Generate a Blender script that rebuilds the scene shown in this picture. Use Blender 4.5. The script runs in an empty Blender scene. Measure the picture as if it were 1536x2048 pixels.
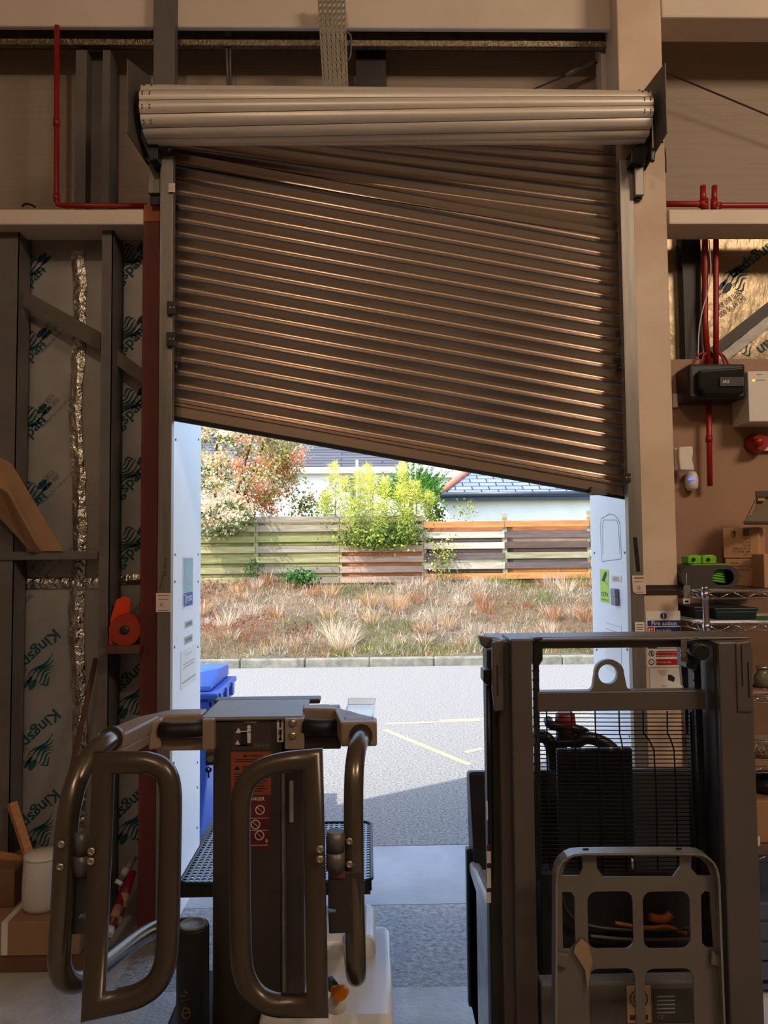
import bpy, bmesh, math, random
from mathutils import Vector, Matrix
R = math.radians
SC = bpy.context.scene
COL = SC.collection
random.seed(7)

# ---------------------------------------------------------------- camera
F = 1540.0                      # focal length in pixels of the 1536x2048 frame
CAM = Vector((0, -3.3, 1.6))
YAW, PITCH, ROLL = R(1.15), R(3.08), 0.009
fw = Vector((math.sin(YAW) * math.cos(PITCH), math.cos(YAW) * math.cos(PITCH), math.sin(PITCH)))
rt = fw.cross(Vector((0, 0, 1))).normalized()
up = rt.cross(fw).normalized()
rt, up = rt * math.cos(ROLL) - up * math.sin(ROLL), up * math.cos(ROLL) + rt * math.sin(ROLL)
cd = bpy.data.cameras.new('camera')
cd.sensor_fit = 'VERTICAL'; cd.sensor_height = 36; cd.lens = F / 2048 * 36
cd.clip_start = 0.02; cd.clip_end = 300
co = bpy.data.objects.new('camera', cd); COL.objects.link(co)
co.matrix_world = Matrix(((rt.x, up.x, -fw.x, CAM.x), (rt.y, up.y, -fw.y, CAM.y), (rt.z, up.z, -fw.z, CAM.z), (0, 0, 0, 1)))
SC.camera = co

# ---------------------------------------------------------------- sky, sun, lamps, exposure
SC.view_settings.view_transform = 'Standard'; SC.view_settings.look = 'None'
SC.view_settings.gamma = 1; SC.view_settings.use_curve_mapping = False
SC.view_settings.exposure = 0.0
SUN_EL, SUN_AZ = R(50), R(58)   # light travels away from the wall, towards the right
W = bpy.data.worlds.new('sky'); SC.world = W; W.use_nodes = True
nt = W.node_tree; nt.nodes.clear()
sky = nt.nodes.new('ShaderNodeTexSky'); sky.sky_type = 'NISHITA'; sky.sun_disc = False
sky.sun_elevation = SUN_EL; sky.sun_rotation = R(180 + 58); sky.air_density = 1.0; sky.dust_density = 1.5
bg = nt.nodes.new('ShaderNodeBackground'); bg.inputs[1].default_value = 0.62
wo = nt.nodes.new('ShaderNodeOutputWorld')
nt.links.new(sky.outputs[0], bg.inputs[0]); nt.links.new(bg.outputs[0], wo.inputs[0])
sl = bpy.data.lights.new('sun', 'SUN'); sl.energy = 6.7; sl.angle = R(0.53); sl.color = (1, .95, .86)
so = bpy.data.objects.new('sun', sl); COL.objects.link(so); so.location = (-6, -6, 12)
sdir = Vector((math.sin(SUN_AZ) * math.cos(SUN_EL), math.cos(SUN_AZ) * math.cos(SUN_EL), -math.sin(SUN_EL)))
so.rotation_euler = sdir.to_track_quat('-Z', 'Y').to_euler()
def lamp(name, loc, aim, power, sx, sy, colr, spread=180):
    l = bpy.data.lights.new(name, 'AREA'); l.energy = power; l.shape = 'RECTANGLE'; l.size = sx; l.size_y = sy; l.color = colr; l.spread = R(spread)
    o = bpy.data.objects.new(name, l); COL.objects.link(o); o.location = loc
    o.rotation_euler = (Vector(aim) - Vector(loc)).to_track_quat('-Z', 'Y').to_euler()
WARM = (1, .76, .56)
pl_ = bpy.data.lights.new('ceiling_and_fill_lamp', 'POINT'); pl_.energy = 100; pl_.shadow_soft_size = .08; pl_.color = WARM
po_ = bpy.data.objects.new('ceiling_and_fill_lamp', pl_); COL.objects.link(po_); po_.location = (-.5, -5.0, 4.85)
lamp('ceiling_and_fill_lamp', (3.7, -4.4, 5.3), (2.0, 0, 2.3), 95, 1.5, 1.2, WARM, 115)
lamp('ceiling_and_fill_lamp', (1.2, -6.6, 5.2), (.2, -.5, 1.0), 10, .9, .9, WARM)  # unseen fill added further back to brighten the dim lower part

# ---------------------------------------------------------------- pixel helpers (pixel of the photo -> point in the place)
def ray(px, py): return fw + rt * ((px - 768) / F) + up * ((1024 - py) / F)
def P(px, py, d):               # on the plane at distance d in front of the camera, parallel to the wall (wall at 3.3)
    r = ray(px, py); return CAM + r * (d / r.y)
def Q(px, py, X):               # on a plane of constant X
    r = ray(px, py); return CAM + r * (X / r.x)
def G(px, py, z=0):             # on a level plane
    r = ray(px, py); return CAM + r * ((z - CAM.z) / r.z)
def D(d): return d - 3.3

# ---------------------------------------------------------------- materials
def lin(c):
    return tuple(((v / 255) / 12.92 if v / 255 <= .04045 else ((v / 255 + .055) / 1.055) ** 2.4) for v in c) + (1,)
MATS = {}
def mat(name, c, rough=.5, metal=0.0, var=.12, scale=6.0, bump=0.0, bscale=40.0, c2=None, stretch=None, spec=None, emit=0, alpha=None):
    if name in MATS: return MATS[name]
    m = bpy.data.materials.new(name); m.use_nodes = True; MATS[name] = m
    t = m.node_tree; b = t.nodes['Principled BSDF']
    b.inputs['Roughness'].default_value = rough; b.inputs['Metallic'].default_value = metal
    if spec is not None: b.inputs['Specular IOR Level'].default_value = spec
    a = lin(c); z = lin(c2) if c2 else tuple(v * (1 - var) for v in a[:3]) + (1,)
    hi = a if c2 else tuple(min(1, v * (1 + var)) for v in a[:3]) + (1,)
    tc = t.nodes.new('ShaderNodeTexCoord'); src = tc.outputs['Object']
    if stretch:
        mp = t.nodes.new('ShaderNodeMapping'); mp.inputs['Scale'].default_value = stretch
        t.links.new(src, mp.inputs[0]); src = mp.outputs[0]
    n = t.nodes.new('ShaderNodeTexNoise'); n.inputs['Scale'].default_value = scale; n.inputs['Detail'].default_value = 5
    t.links.new(src, n.inputs['Vector'])
    r = t.nodes.new('ShaderNodeValToRGB'); r.color_ramp.elements[0].position = .32; r.color_ramp.elements[1].position = .68
    r.color_ramp.elements[0].color = z; r.color_ramp.elements[1].color = hi
    t.links.new(n.outputs[0], r.inputs[0]); t.links.new(r.outputs[0], b.inputs['Base Color'])
    if bump:
        n2 = t.nodes.new('ShaderNodeTexNoise'); n2.inputs['Scale'].default_value = bscale; n2.inputs['Detail'].default_value = 4
        t.links.new(src, n2.inputs['Vector'])
        bp = t.nodes.new('ShaderNodeBump'); bp.inputs['Strength'].default_value = bump; bp.inputs['Distance'].default_value = .02
        t.links.new(n2.outputs[0], bp.inputs['Height']); t.links.new(bp.outputs[0], b.inputs['Normal'])
    if emit:
        b.inputs['Emission Color'].default_value = a; b.inputs['Emission Strength'].default_value = emit
    return m
def leafmat(name, c, var=.25, tr=.42):              # thin leaves: part of the light passes through them
    m = mat(name, c, .6, 0, var, 3.0); t = m.node_tree
    if t.nodes.get('thin'): return m
    b = t.nodes['Principled BSDF']; src = b.inputs['Base Color'].links[0].from_socket
    tl = t.nodes.new('ShaderNodeBsdfTranslucent'); mx = t.nodes.new('ShaderNodeMixShader'); mx.name = 'thin'; mx.inputs[0].default_value = tr
    t.links.new(src, tl.inputs[0]); t.links.new(b.outputs[0], mx.inputs[1]); t.links.new(tl.outputs[0], mx.inputs[2])
    t.links.new(mx.outputs[0], t.nodes['Material Output'].inputs[0]); return m

white_paint = mat('cream_paint', (214, 198, 180), .55, 0, .06, 3)
cream_clad = mat('cream_cladding', (150, 133, 115), .6, 0, .05, 2, .15, 3, stretch=(1, 1, 40))
steel = mat('galvanised_steel', (128, 124, 118), .42, .6, .22, 14, .05, 60)
dull_steel = mat('dull_grey_steel', (104, 98, 92), .55, .3, .15, 8)
dark_steel = mat('dark_steel', (58, 54, 50), .5, .4, .2, 8)
guide_m = mat('brushed_guide_metal', (128, 122, 114), .45, .65, .15, 5, 0, stretch=(8, 8, .6))
alu = mat('roller_aluminium', (178, 158, 140), .27, .85, .03, 4, 0, stretch=(.5, 4, 4))
alu_roll = mat('rolled_aluminium', (214, 204, 188), .4, .3, .06, 5, 0, stretch=(.6, 4, 4))
black = mat('black_plastic', (22, 21, 21), .4, 0, .2, 9)
rubber = mat('black_rubber', (14, 14, 15), .75, 0, .2, 9)
chrome = mat('chrome', (200, 200, 202), .16, 1, .04, 8)
bright_bolt = mat('zinc_bolt', (190, 180, 160), .3, .9, .1, 20)
red_pipe = mat('red_pipe', (150, 22, 18), .38, 0, .12, 5)
red_oxide = mat('red_oxide_paint', (104, 42, 34), .6, 0, .15, 6)
orange_primer = mat('orange_board', (170, 98, 52), .7, 0, .1, 6)
foil = mat('foil_facing', (162, 158, 152), .42, .5, .14, 5, .12, 9)
foil_gold = mat('crinkled_foil_facing', (150, 134, 106), .36, .6, .1, 5, .3, 24, stretch=(1, 1, .5))
tape_foil = mat('crinkled_foil_tape', (205, 198, 185), .22, .95, .1, 9, 1.0, 26)
teal = mat('teal_ink', (14, 66, 70), .6, 0, .1, 9)
grey_ink = mat('faded_ink', (74, 82, 80), .6, 0, .1, 9)
ply = mat('painted_plywood', (153, 118, 93), .6, 0, .07, 3)
kraft = mat('cardboard', (160, 122, 88), .75, 0, .08, 7)
kraft2 = mat('pale_cardboard', (190, 146, 108), .75, 0, .08, 7)
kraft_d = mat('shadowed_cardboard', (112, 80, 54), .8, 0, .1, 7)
timber = mat('timber', (176, 122, 78), .7, 0, .18, 10, stretch=(3, 3, 12))
timber_d = mat('dark_timber', (84, 52, 32), .7, 0, .18, 10)
paper = mat('white_paper', (226, 222, 214), .6, 0, .03, 6)
pvc_white = mat('white_plastic', (216, 210, 200), .45, 0, .04, 6)
reveal_m = mat('white_reveal_panel', (232, 234, 238), .4, 0, .02, 3)
ink = mat('black_ink', (20, 20, 22), .6, 0, .1, 9)
sign_blue = mat('sign_blue', (18, 44, 112), .45, 0, .05, 6)
sign_red = mat('sign_red', (176, 22, 30), .45, 0, .05, 6)
sign_lime = mat('sign_lime', (176, 214, 70), .5, 0, .05, 6)
grey_print = mat('grey_print', (150, 150, 150), .6, 0, .1, 20)
orange_lab = mat('orange_label', (136, 64, 36), .6, 0, .1, 8)
red_lab = mat('red_label', (94, 20, 25), .6, 0, .1, 8)
floor_m = mat('concrete_floor', (200, 198, 194), .5, 0, .2, 5, .25, 60, c2=(160, 158, 152))
slab_m = mat('smooth_concrete_slab', (176, 180, 184), .6, 0, .1, 3, .2, 60, c2=(152, 156, 160))
agg_m = mat('rough_concrete', (184, 184, 180), .75, 0, .2, 45, .5, 90, c2=(128, 130, 132))
# ---------------------------------------------------------------- mesh builder
FONT = {}
def text_geo(s):
    if s in FONT: return FONT[s]
    c = bpy.data.curves.new('t', 'FONT'); c.body = s; c.size = 1; c.resolution_u = 3; c.offset = .022 if s == 'Kingspan' else (.012 if s in ('JYSK', 'CCTV', 'DANGER', '11', '12', 'IAS', 'Fire action') else 0)
    o = bpy.data.objects.new('t', c); COL.objects.link(o)
    dg = bpy.context.evaluated_depsgraph_get(); ev = o.evaluated_get(dg); me = ev.to_mesh()
    vs = [(v.co.x, v.co.y) for v in me.vertices]; fs = [tuple(p.vertices) for p in me.polygons]
    ev.to_mesh_clear(); bpy.data.objects.remove(o); bpy.data.curves.remove(c)
    x0 = min(v[0] for v in vs); x1 = max(v[0] for v in vs); y0 = min(v[1] for v in vs); y1 = max(v[1] for v in vs)
    FONT[s] = (vs, fs, x0, x1, y0, y1); return FONT[s]
def holed_geo(outer, holes):
    c = bpy.data.curves.new('h', 'CURVE'); c.dimensions = '2D'; c.fill_mode = 'BOTH'
    for ring in [outer] + holes:
        sp = c.splines.new('POLY'); sp.points.add(len(ring) - 1); sp.use_cyclic_u = True
        for p, q in zip(sp.points, ring): p.co = (q[0], q[1], 0, 1)
    o = bpy.data.objects.new('h', c); COL.objects.link(o)
    dg = bpy.context.evaluated_depsgraph_get(); ev = o.evaluated_get(dg); me = ev.to_mesh()
    vs = [(v.co.x, v.co.y) for v in me.vertices]; fs = [tuple(p.vertices) for p in me.polygons]
    ev.to_mesh_clear(); bpy.data.objects.remove(o); bpy.data.curves.remove(c)
    return vs, fs
def rrect(x0, z0, x1, z1, r, n=5):
    out = []
    for cx, cz, a in ((x1 - r, z1 - r, 0), (x0 + r, z1 - r, 90), (x0 + r, z0 + r, 180), (x1 - r, z0 + r, 270)):
        for k in range(n + 1):
            t = R(a + 90 * k / n); out.append((cx + r * math.cos(t), cz + r * math.sin(t)))
    return out
def circ(cx, cz, r, n=20): return [(cx + r * math.cos(2 * math.pi * k / n), cz + r * math.sin(2 * math.pi * k / n)) for k in range(n)]
def tag(o, label=None, cat=None, group=None, kind=None):
    for k, v in (('label', label), ('category', cat), ('group', group), ('kind', kind)):
        if v: o[k] = v
    return o
def thing(name, loc, label, cat, group=None):
    o = bpy.data.objects.new(name, None); COL.objects.link(o); o.location = loc; o.empty_display_size = .05
    return tag(o, label, cat, group)
def wloc(o):
    v = Vector(o.location)
    while o.parent: o = o.parent; v += Vector(o.location)
    return v
class M:
    def __init__(s): s.v = []; s.f = []
    def add(s, vs, fs, mi=0, smooth=False):
        b = len(s.v); s.v.extend(Vector(v) for v in vs); s.f.extend((tuple(b + i for i in f), mi, smooth) for f in fs); return s
    def box(s, lo, hi, mi=0):
        x0, y0, z0 = lo; x1, y1, z1 = hi
        x0, x1 = sorted((x0, x1)); y0, y1 = sorted((y0, y1)); z0, z1 = sorted((z0, z1))
        return s.add([(x0,y0,z0),(x1,y0,z0),(x1,y1,z0),(x0,y1,z0),(x0,y0,z1),(x1,y0,z1),(x1,y1,z1),(x0,y1,z1)],
                     [(0,3,2,1),(4,5,6,7),(0,1,5,4),(1,2,6,5),(2,3,7,6),(3,0,4,7)], mi)
    def pbox(s, x0, y0, x1, y1, d0, d1, mi=0):      # front face covers those pixels at distance d0
        cx, cy = (x0 + x1) / 2, (y0 + y1) / 2
        return s.box((P(x0, cy, d0).x, D(d0), P(cx, y1, d0).z), (P(x1, cy, d0).x, D(d1), P(cx, y0, d0).z), mi)
    def prism(s, pts, off, mi=0):                   # polygon (any plane) extruded by vector off
        pts = [Vector(p) for p in pts]; n = len(pts); off = Vector(off)
        nv = Vector((0, 0, 0))
        for i in range(n): nv += pts[i].cross(pts[(i + 1) % n])
        if nv.dot(off) > 0: pts.reverse()
        return s.add(pts + [p + off for p in pts], [tuple(range(n)), tuple(range(2 * n - 1, n - 1, -1))] +
                     [((i + 1) % n, i, n + i, n + (i + 1) % n) for i in range(n)], mi)
    def vprism(s, pix, d, depth, mi=0):             # extruded straight away from the door viewer, for things turned to face it
        px = sum(p[0] for p in pix) / len(pix); r = ray(px, 1107); r = Vector((r.x, r.y, 0)).normalized()
        return s.prism([P(x, y, d) for x, y in pix], r * depth, mi)
    def pprism(s, pix, d0, d1, mi=0): return s.prism([P(x, y, d0) for x, y in pix], (0, d1 - d0, 0), mi)
    def bar(s, a, b, w, h, mi=0, upv=(0, 0, 1)):
        a, b = Vector(a), Vector(b); t = (b - a).normalized(); u = Vector(upv); sd = t.cross(u).normalized() * w / 2; uu = sd.cross(t).normalized() * h / 2
        return s.prism([a + sd + uu, a - sd + uu, a - sd - uu, a + sd - uu], b - a, mi)
    def tube(s, pts, r, n=12, mi=0, closed=False, caps=True, square=False, hint=None):
        pts = [Vector(p) for p in pts]; N = len(pts); rr = r if isinstance(r, (list, tuple)) else [r] * N
        seg = [(pts[(i + 1) % N] - pts[i]).normalized() for i in range(N if closed else N - 1)]
        u = Vector(hint) if hint else (Vector((0, 0, 1)) if abs(seg[0].z) < .9 else Vector((1, 0, 0)))
        u = (u - seg[0] * u.dot(seg[0])).normalized(); base = []
        b0 = len(s.v)
        def ring(c, rad, uu, t, d):
            w = t.cross(uu); out = []
            for k in range(n):
                a = 2 * math.pi * k / n; p = (uu * math.cos(a) + w * math.sin(a)) * rad
                if d is not None:                      # mitre: slide along t on to the bisecting plane
                    p = p - t * (p.dot(d) / max(.25, t.dot(d)))
                out.append(c + p)
            return out
        u0 = u
        for i in range(N):
            t = seg[i] if i < len(seg) else seg[-1]
            pt = seg[i - 1] if (i > 0 or closed) else t
            if i > 0:
                u = (u - t * u.dot(t)); u.normalize() if u.length > 1e-6 else None
            bis = (t + pt); bis = bis.normalized() if bis.length > 1e-6 else t
            s.v.extend(ring(pts[i], rr[i], u, t, bis))
        for i in range(N if closed else N - 1):
            a, b = b0 + i * n, b0 + ((i + 1) % N) * n
            for k in range(n): s.f.append(((a + k, a + (k + 1) % n, b + (k + 1) % n, b + k), mi, n > 5))
        if caps and not closed:
            s.f.append((tuple(b0 + k for k in range(n))[::-1], mi, False)); s.f.append((tuple(b0 + (N - 1) * n + k for k in range(n)), mi, False))
        return s
    def lathe(s, c, prof, n=24, mi=0, axis='z'):     # prof: (radius, height)
        c = Vector(c); b0 = len(s.v)
        for r, h in prof:
            for k in range(n):
                a = 2 * math.pi * k / n; x, y = r * math.cos(a), r * math.sin(a)
                s.v.append(c + (Vector((x, y, h)) if axis == 'z' else Vector((x, -h, y)) if axis == 'y' else Vector((h, x, y))))
        for i in range(len(prof) - 1):
            for k in range(n): s.f.append(((b0+i*n+k, b0+i*n+(k+1)%n, b0+(i+1)*n+(k+1)%n, b0+(i+1)*n+k), mi, True))
        s.f.append((tuple(b0 + k for k in range(n))[::-1], mi, False)); s.f.append((tuple(b0 + (len(prof)-1)*n + k for k in range(n)), mi, False))
        return s
    def holed(s, outer, holes, o, u, v, th, mi=0):  # plate with holes; o + x*u + y*v, thickness along u x v
        vs, fs = holed_geo(outer, holes); o, u, v = Vector(o), Vector(u), Vector(v); nrm = u.cross(v).normalized() * th
        A = [o + u * a + v * b for a, b in vs]; n = len(A)
        s.add(A, [f[::-1] for f in fs], mi); s.add([p + nrm for p in A], fs, mi)
        for ring in [outer] + holes:
            B = [o + u * a + v * b for a, b in ring]; k = len(B)
            s.add(B + [p + nrm for p in B], [(i, (i + 1) % k, k + (i + 1) % k, k + i) for i in range(k)], mi)
        return s
    def text(s, t, o, u, v, mi=0):                   # text fills the parallelogram o, u (width), v (height)
        vs, fs, x0, x1, y0, y1 = text_geo(t); o, u, v = Vector(o), Vector(u), Vector(v)
        return s.add([o + u * ((a - x0) / (x1 - x0)) + v * ((b - y0) / (y1 - y0)) for a, b in vs], fs, mi)
    def quad(s, a, b, c, d, mi=0): return s.add([a, b, c, d], [(0, 1, 2, 3)], mi)
    def build(s, name, mats, parent=None, bevel=0.0, seg=2, recalc=False, label=None):
        mats = mats if isinstance(mats, (list, tuple)) else [mats]
        if parent is None:
            lo = [min(v[i] for v in s.v) for i in range(3)]; hi = [max(v[i] for v in s.v) for i in range(3)]
            org = Vector(((lo[0] + hi[0]) / 2, (lo[1] + hi[1]) / 2, lo[2])); loc = org
        else: org = wloc(parent); loc = Vector((0, 0, 0))
        me = bpy.data.meshes.new(name)
        me.from_pydata([tuple(v - org) for v in s.v], [], [f[0] for f in s.f])
        for m in mats: me.materials.append(m)
        me.polygons.foreach_set('material_index', [f[1] for f in s.f]); me.polygons.foreach_set('use_smooth', [f[2] for f in s.f])
        if recalc:
            bm = bmesh.new(); bm.from_mesh(me); bmesh.ops.recalc_face_normals(bm, faces=bm.faces); bm.to_mesh(me); bm.free()
        me.update()
        o = bpy.data.objects.new(name, me); COL.objects.link(o); o.location = loc
        if parent: o.parent = parent
        if bevel:
            b = o.modifiers.new('bevel', 'BEVEL'); b.width = bevel; b.segments = seg; b.limit_method = 'ANGLE'; b.angle_limit = R(40)
        if label: o['label'] = label
        return o
def struct(o): o['kind'] = 'structure'; return o
def arc(c, r, a0, a1, n, f):                         # helper for smooth bends: list of f(x, y)
    return [f(c[0] + r * math.cos(R(a0 + (a1 - a0) * k / n)), c[1] + r * math.sin(R(a0 + (a1 - a0) * k / n))) for k in range(n + 1)]
def smooth_path(pts, it=2):                          # Chaikin rounding that keeps the ends
    pts = [Vector(p) for p in pts]
    for _ in range(it):
        q = [pts[0]]
        for a, b in zip(pts, pts[1:]): q += [a * .75 + b * .25, a * .25 + b * .75]
        pts = q + [pts[-1]]
    return pts
def copy_tree(o, parent=None):
    c = o.copy(); COL.objects.link(c); c.parent = parent
    for ch in list(o.children): copy_tree(ch, c)
    return c

# ---------------------------------------------------------------- the building
XL, XR = P(345, 1107, 3.36).x, P(1256, 1107, 3.36).x   # the door opening
TOPZ = 3.5
M().box((-2.0, -8, -.2), (4.6, D(2.93), 0)).box((-2.0, D(2.93), -.2), (-.96, .36, 0)).box((1.4, D(2.93), -.2), (4.6, .36, 0)).build('floor', floor_m)['kind'] = 'structure'
struct(M().box((-2.0, -8, 5.4), (4.6, .6, 5.5)).build('ceiling', mat('roof_liner', (206, 196, 182), .7)))
struct(M().box((-2.0, -8, 0), (-1.9, .6, 5.4)).build('wall_left', cream_clad))
struct(M().box((4.5, -8, 0), (4.6, .6, 5.4)).build('wall_right', cream_clad))
struct(M().box((-1.9, -8.1, 0), (4.5, -8, 5.4)).build('wall_back', mat('back_wall_paint', (170, 156, 140), .7)))
w = M().box((-1.9, .36, 0), (XL - .03, .6, 5.4)).box((XR + .03, .36, 0), (4.5, .6, 5.4)).box((XL - .03, .36, TOPZ), (XR + .03, .6, 5.4))
struct(w.build('wall_front', cream_clad))

# white reveal lining of the opening (left, right)
trimL = M().box((XL - .03, .06, 0), (XL, .62, 3.24)); trimR = M().box((XR, .06, 0), (XR + .03, .62, 3.24))
for (m, X, sg, rows) in ((trimL, XL, 1, (877, 1106, 1160, 1290, 1480, 1520, 1570, 1650)), (trimR, XR, -1, (1110, 1305, 1480))):
    for py in rows:                                   # fixings of the lining
        for Y in (.1, .56):
            z = P(737, py, Y + 3.3).z
            m.lathe((X, Y, z), [(.006, 0), (.006, sg * .003)], 6, 1, axis='x')
struct(trimL.build('trim_1', [reveal_m, dull_steel])); struct(trimR.build('trim_2', [reveal_m, dull_steel]))
struct(M().box((XL, .36, TOPZ - .03), (XR, .6, TOPZ)).build('trim_3', reveal_m))

# ground outside
yd = M()
yd.box((-.96, D(2.93), -.2), (1.4, D(3.6), -.001), 1).box((-9, D(3.605), -.2), (9, D(4.31), -.001), 0)
struct(yd.build('threshold_paving', [slab_m, agg_m]))
asphalt = mat('asphalt', (168, 164, 157), .85, 0, .3, 60, .6, 140, c2=(104, 103, 101))
KD = 11.0
rd = M().box((-30, D(4.315), -.2), (30, D(KD), 0), 0)
line_y = mat('worn_yellow_paint', (190, 174, 112), .85, 0, .25, 14, c2=(150, 147, 136))
for a, b in (((770, 1448), (960, 1441)), ((770, 1460), (940, 1530)), ((880, 1441), (1180, 1430)), ((930, 1505), (965, 1497))):
    A, B = G(*a), G(*b); A.z = B.z = .0015
    dd = (B - A).normalized().cross(Vector((0, 0, 1))) * .03
    rd.quad(A - dd, A + dd, B + dd, B - dd, 1)
struct(rd.build('road', [asphalt, line_y]))
kerb = M()
kerb_m = mat('kerb_concrete', (140, 136, 122), .85, 0, .2, 9, .3, 40, c2=(104, 104, 92))
for i in range(-22, 23):
    kerb.box((i * .915 + .004, D(KD), -.15), (i * .915 + .911, D(KD + .14), .12))
struct(kerb.build('kerb', kerb_m, bevel=.02))
# ---------------------------------------------------------------- frame of the building seen inside
def T(o, label, cat, group=None): return tag(o, label, cat, group)
T(M().pbox(-138, 418, 286, 449, 3.3, 3.47).build('steel_beam', white_paint, bevel=.006), 'white painted horizontal box beam left of the roller shutter', 'beam')
T(M().pbox(1338, 418, 2780, 448, 3.3, 3.47).build('steel_beam', white_paint, bevel=.006), 'white painted horizontal box beam right of the tall white column', 'beam')
T(M().pbox(-110, -60, 1231, 55, 3.42, 3.45).build('steel_beam', white_paint, bevel=.008), 'cream steel beam along the top above the rolled-up shutter', 'beam')
T(M().pbox(1322, -80, 2760, 38, 3.3, 3.47).build('steel_beam', white_paint, bevel=.008), 'cream steel beam at the top right corner, right of the column', 'beam')
pl = M(); a = P(-90, 62, 3.56); b = P(1205, 62, 3.56)
z0 = P(600, 98, 3.56).z; z1 = P(600, 58, 3.56).z
z0 = P(600, 97, 3.5).z; z2 = P(600, 86, 3.5).z; z1 = P(600, 30, 3.5).z
pl.box((a.x, D(3.51), z0), (b.x, D(3.514), z1), 1).box((a.x, D(3.48), z0), (b.x, D(3.514), z0 + .004)).prism([(a.x, D(3.482), z0 + .004), (a.x, D(3.478), z2), (a.x, D(3.481), z2), (a.x, D(3.485), z0 + .004)], (b.x - a.x, 0, 0))
T(pl.build('purlin', [mat('spangled_zinc', (116, 102, 80), .36, .7, .4, 60, .3, 80), mat('dull_zinc', (96, 88, 74), .6, .3, .2, 30)]), 'spangled galvanised purlin running just below the top cream beam', 'purlin')  # web zinc is darker, rougher and less metallic than the lip
# tall white column right of the door, a column flange behind it, posts
c = M(); x0, x1 = XR - .03, P(1342, 700, 3.235).x
COLX = x1
zt = 5.4
c.box((x0, D(3.235), 0), (x1, D(3.3), zt)).box((XR + .001, D(3.3), 0), (x1, D(3.5), zt))
T(c.build('column', mat('scuffed_white_paint', (220, 198, 174), .55, 0, .1, 2.2, c2=(186, 158, 130)), bevel=.006), 'tall scuffed white steel column right of the roller shutter', 'column')
T(M().pbox(1206, 62, 1240, 500, 3.52, 3.6).build('column_flange', white_paint), 'narrow cream post behind the tall white column', 'column')
T(M().pbox(306, -60, 349, 330, 3.36, 3.42).build('steel_post', dull_steel, bevel=.004), 'dull grey square steel post crossing the top beam above the shutter', 'post')
zz = M().pbox(150, 100, 172, 418, 3.5, 3.6).pbox(172, 104, 204, 418, 3.57, 3.6, 0).pbox(204, 100, 219, 418, 3.5, 3.6)
T(zz.build('steel_channel', dull_steel), 'grey steel channel on the cream cladding between red pipe and shutter', 'post')
T(M().pbox(712, 98, 772, 182, 3.56, 3.66).build('steel_channel', dark_steel), 'dark steel channel behind the rolled-up shutter beside the cable tray', 'post')
T(M().tube([P(452, 68, 3.5), P(456, 182, 3.5)], .006).tube([P(460, 68, 3.5), P(461, 182, 3.5)], .005).lathe(P(456, 72, 3.5) - Vector((0, 0, .01)), [(.02, 0), (.02, .03)], 8).build('hanging_rod', dull_steel), 'thin twin steel rod hanging above the left half of the shutter', 'rod')
# red oxide column left of door with orange board on top
rc = thing('red_column', P(290, 1840, 3.3), 'dark red oxide steel column left of the shutter guide', 'column'); rc.location.z = 0
xa, xb = P(281, 1100, 3.32).x, P(316, 1100, 3.32).x
zc = P(300, 444, 3.32).z; zd = P(300, 410, 3.32).z
M().box((xa, D(3.315), 0), (xb, D(3.5), zc)).build('shaft', red_oxide, rc, .004)
M().box((xa + .003, D(3.315), zc), (xb, D(3.5), zd)).build('top_block', orange_primer, rc, .003, label='orange unpainted top block')

# ---------------------------------------------------------------- insulation left
dI = 3.52
def foil_board(pix, d, label, words_, fm=None):
    m = M().pprism(pix, d, d + .055)
    for (x, y, ang, wpx, hpx, s, mi) in words_:
        ca, sa = math.cos(R(ang)), math.sin(R(ang)); k = d / F
        o = P(x, y, d - .0012); u = Vector((ca, 0, sa)) * wpx * k; v = Vector((-sa, 0, ca)) * hpx * k
        if s == 'MANE':                                # the line emblem above the word: wavy mane strokes
            for q in range(6):                           # mane strokes sweeping back from the head
                pts = []
                for t in range(9):
                    tt = t / 8; pts.append(o + u * (.08 * q + tt * (.80 - .10 * q)) + v * (-.15 + q * .24 + .16 * math.sin(tt * 5.2 + q * .9) + .25 * tt * (1 - q * .25)))
                for t in range(8):
                    wd = v.normalized() * (.0012 + .0042 * math.sin(math.pi * (t + .5) / 8))
                    m.quad(pts[t] - wd, pts[t + 1] - wd, pts[t + 1] + wd, pts[t] + wd, mi)
            for (ex, ey, el, eh) in ((.86, .62, .16, .10), (.95, .36, .13, .07), (.84, .30, .10, .05)):
                hd = o + u * ex + v * ey; m.prism([hd + u * (el * math.cos(k2)) + v * (eh * 2 * math.sin(k2) + .1 * math.cos(k2)) for k2 in (0, .9, 1.8, 2.7, 3.6, 4.5, 5.4)], (0, .0004, 0), mi)
        else: m.text(s, o, u, v, mi)
    o = m.build('insulation_board', [fm or foil, teal, grey_ink])
    return T(o, label, 'insulation board')
def print_up(x, y):      # lettering climbing to the right, emblem above it; x, y = right end of the word
    a = 46; L = 118; ca, sa = math.cos(R(a)), math.sin(R(a)); bx, by = x - L * ca, y + L * sa
    return [(bx, by, a, L, 30, 'Kingspan', 1), (bx + 16, by - 62, 30, 84, 32, 'MANE', 1), (bx + 44, by + 74, a, 70, 10, 'TEL:', 2) if False else (bx + 52, by + 58, a, 62, 10, '0870 850 8555', 2),
            (bx + 62, by + 66, a, 62, 10, '042 97 95 000', 2), (bx + 70, by + 76, a, 88, 5, 'insulation for roofs and walls', 2)]
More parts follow.
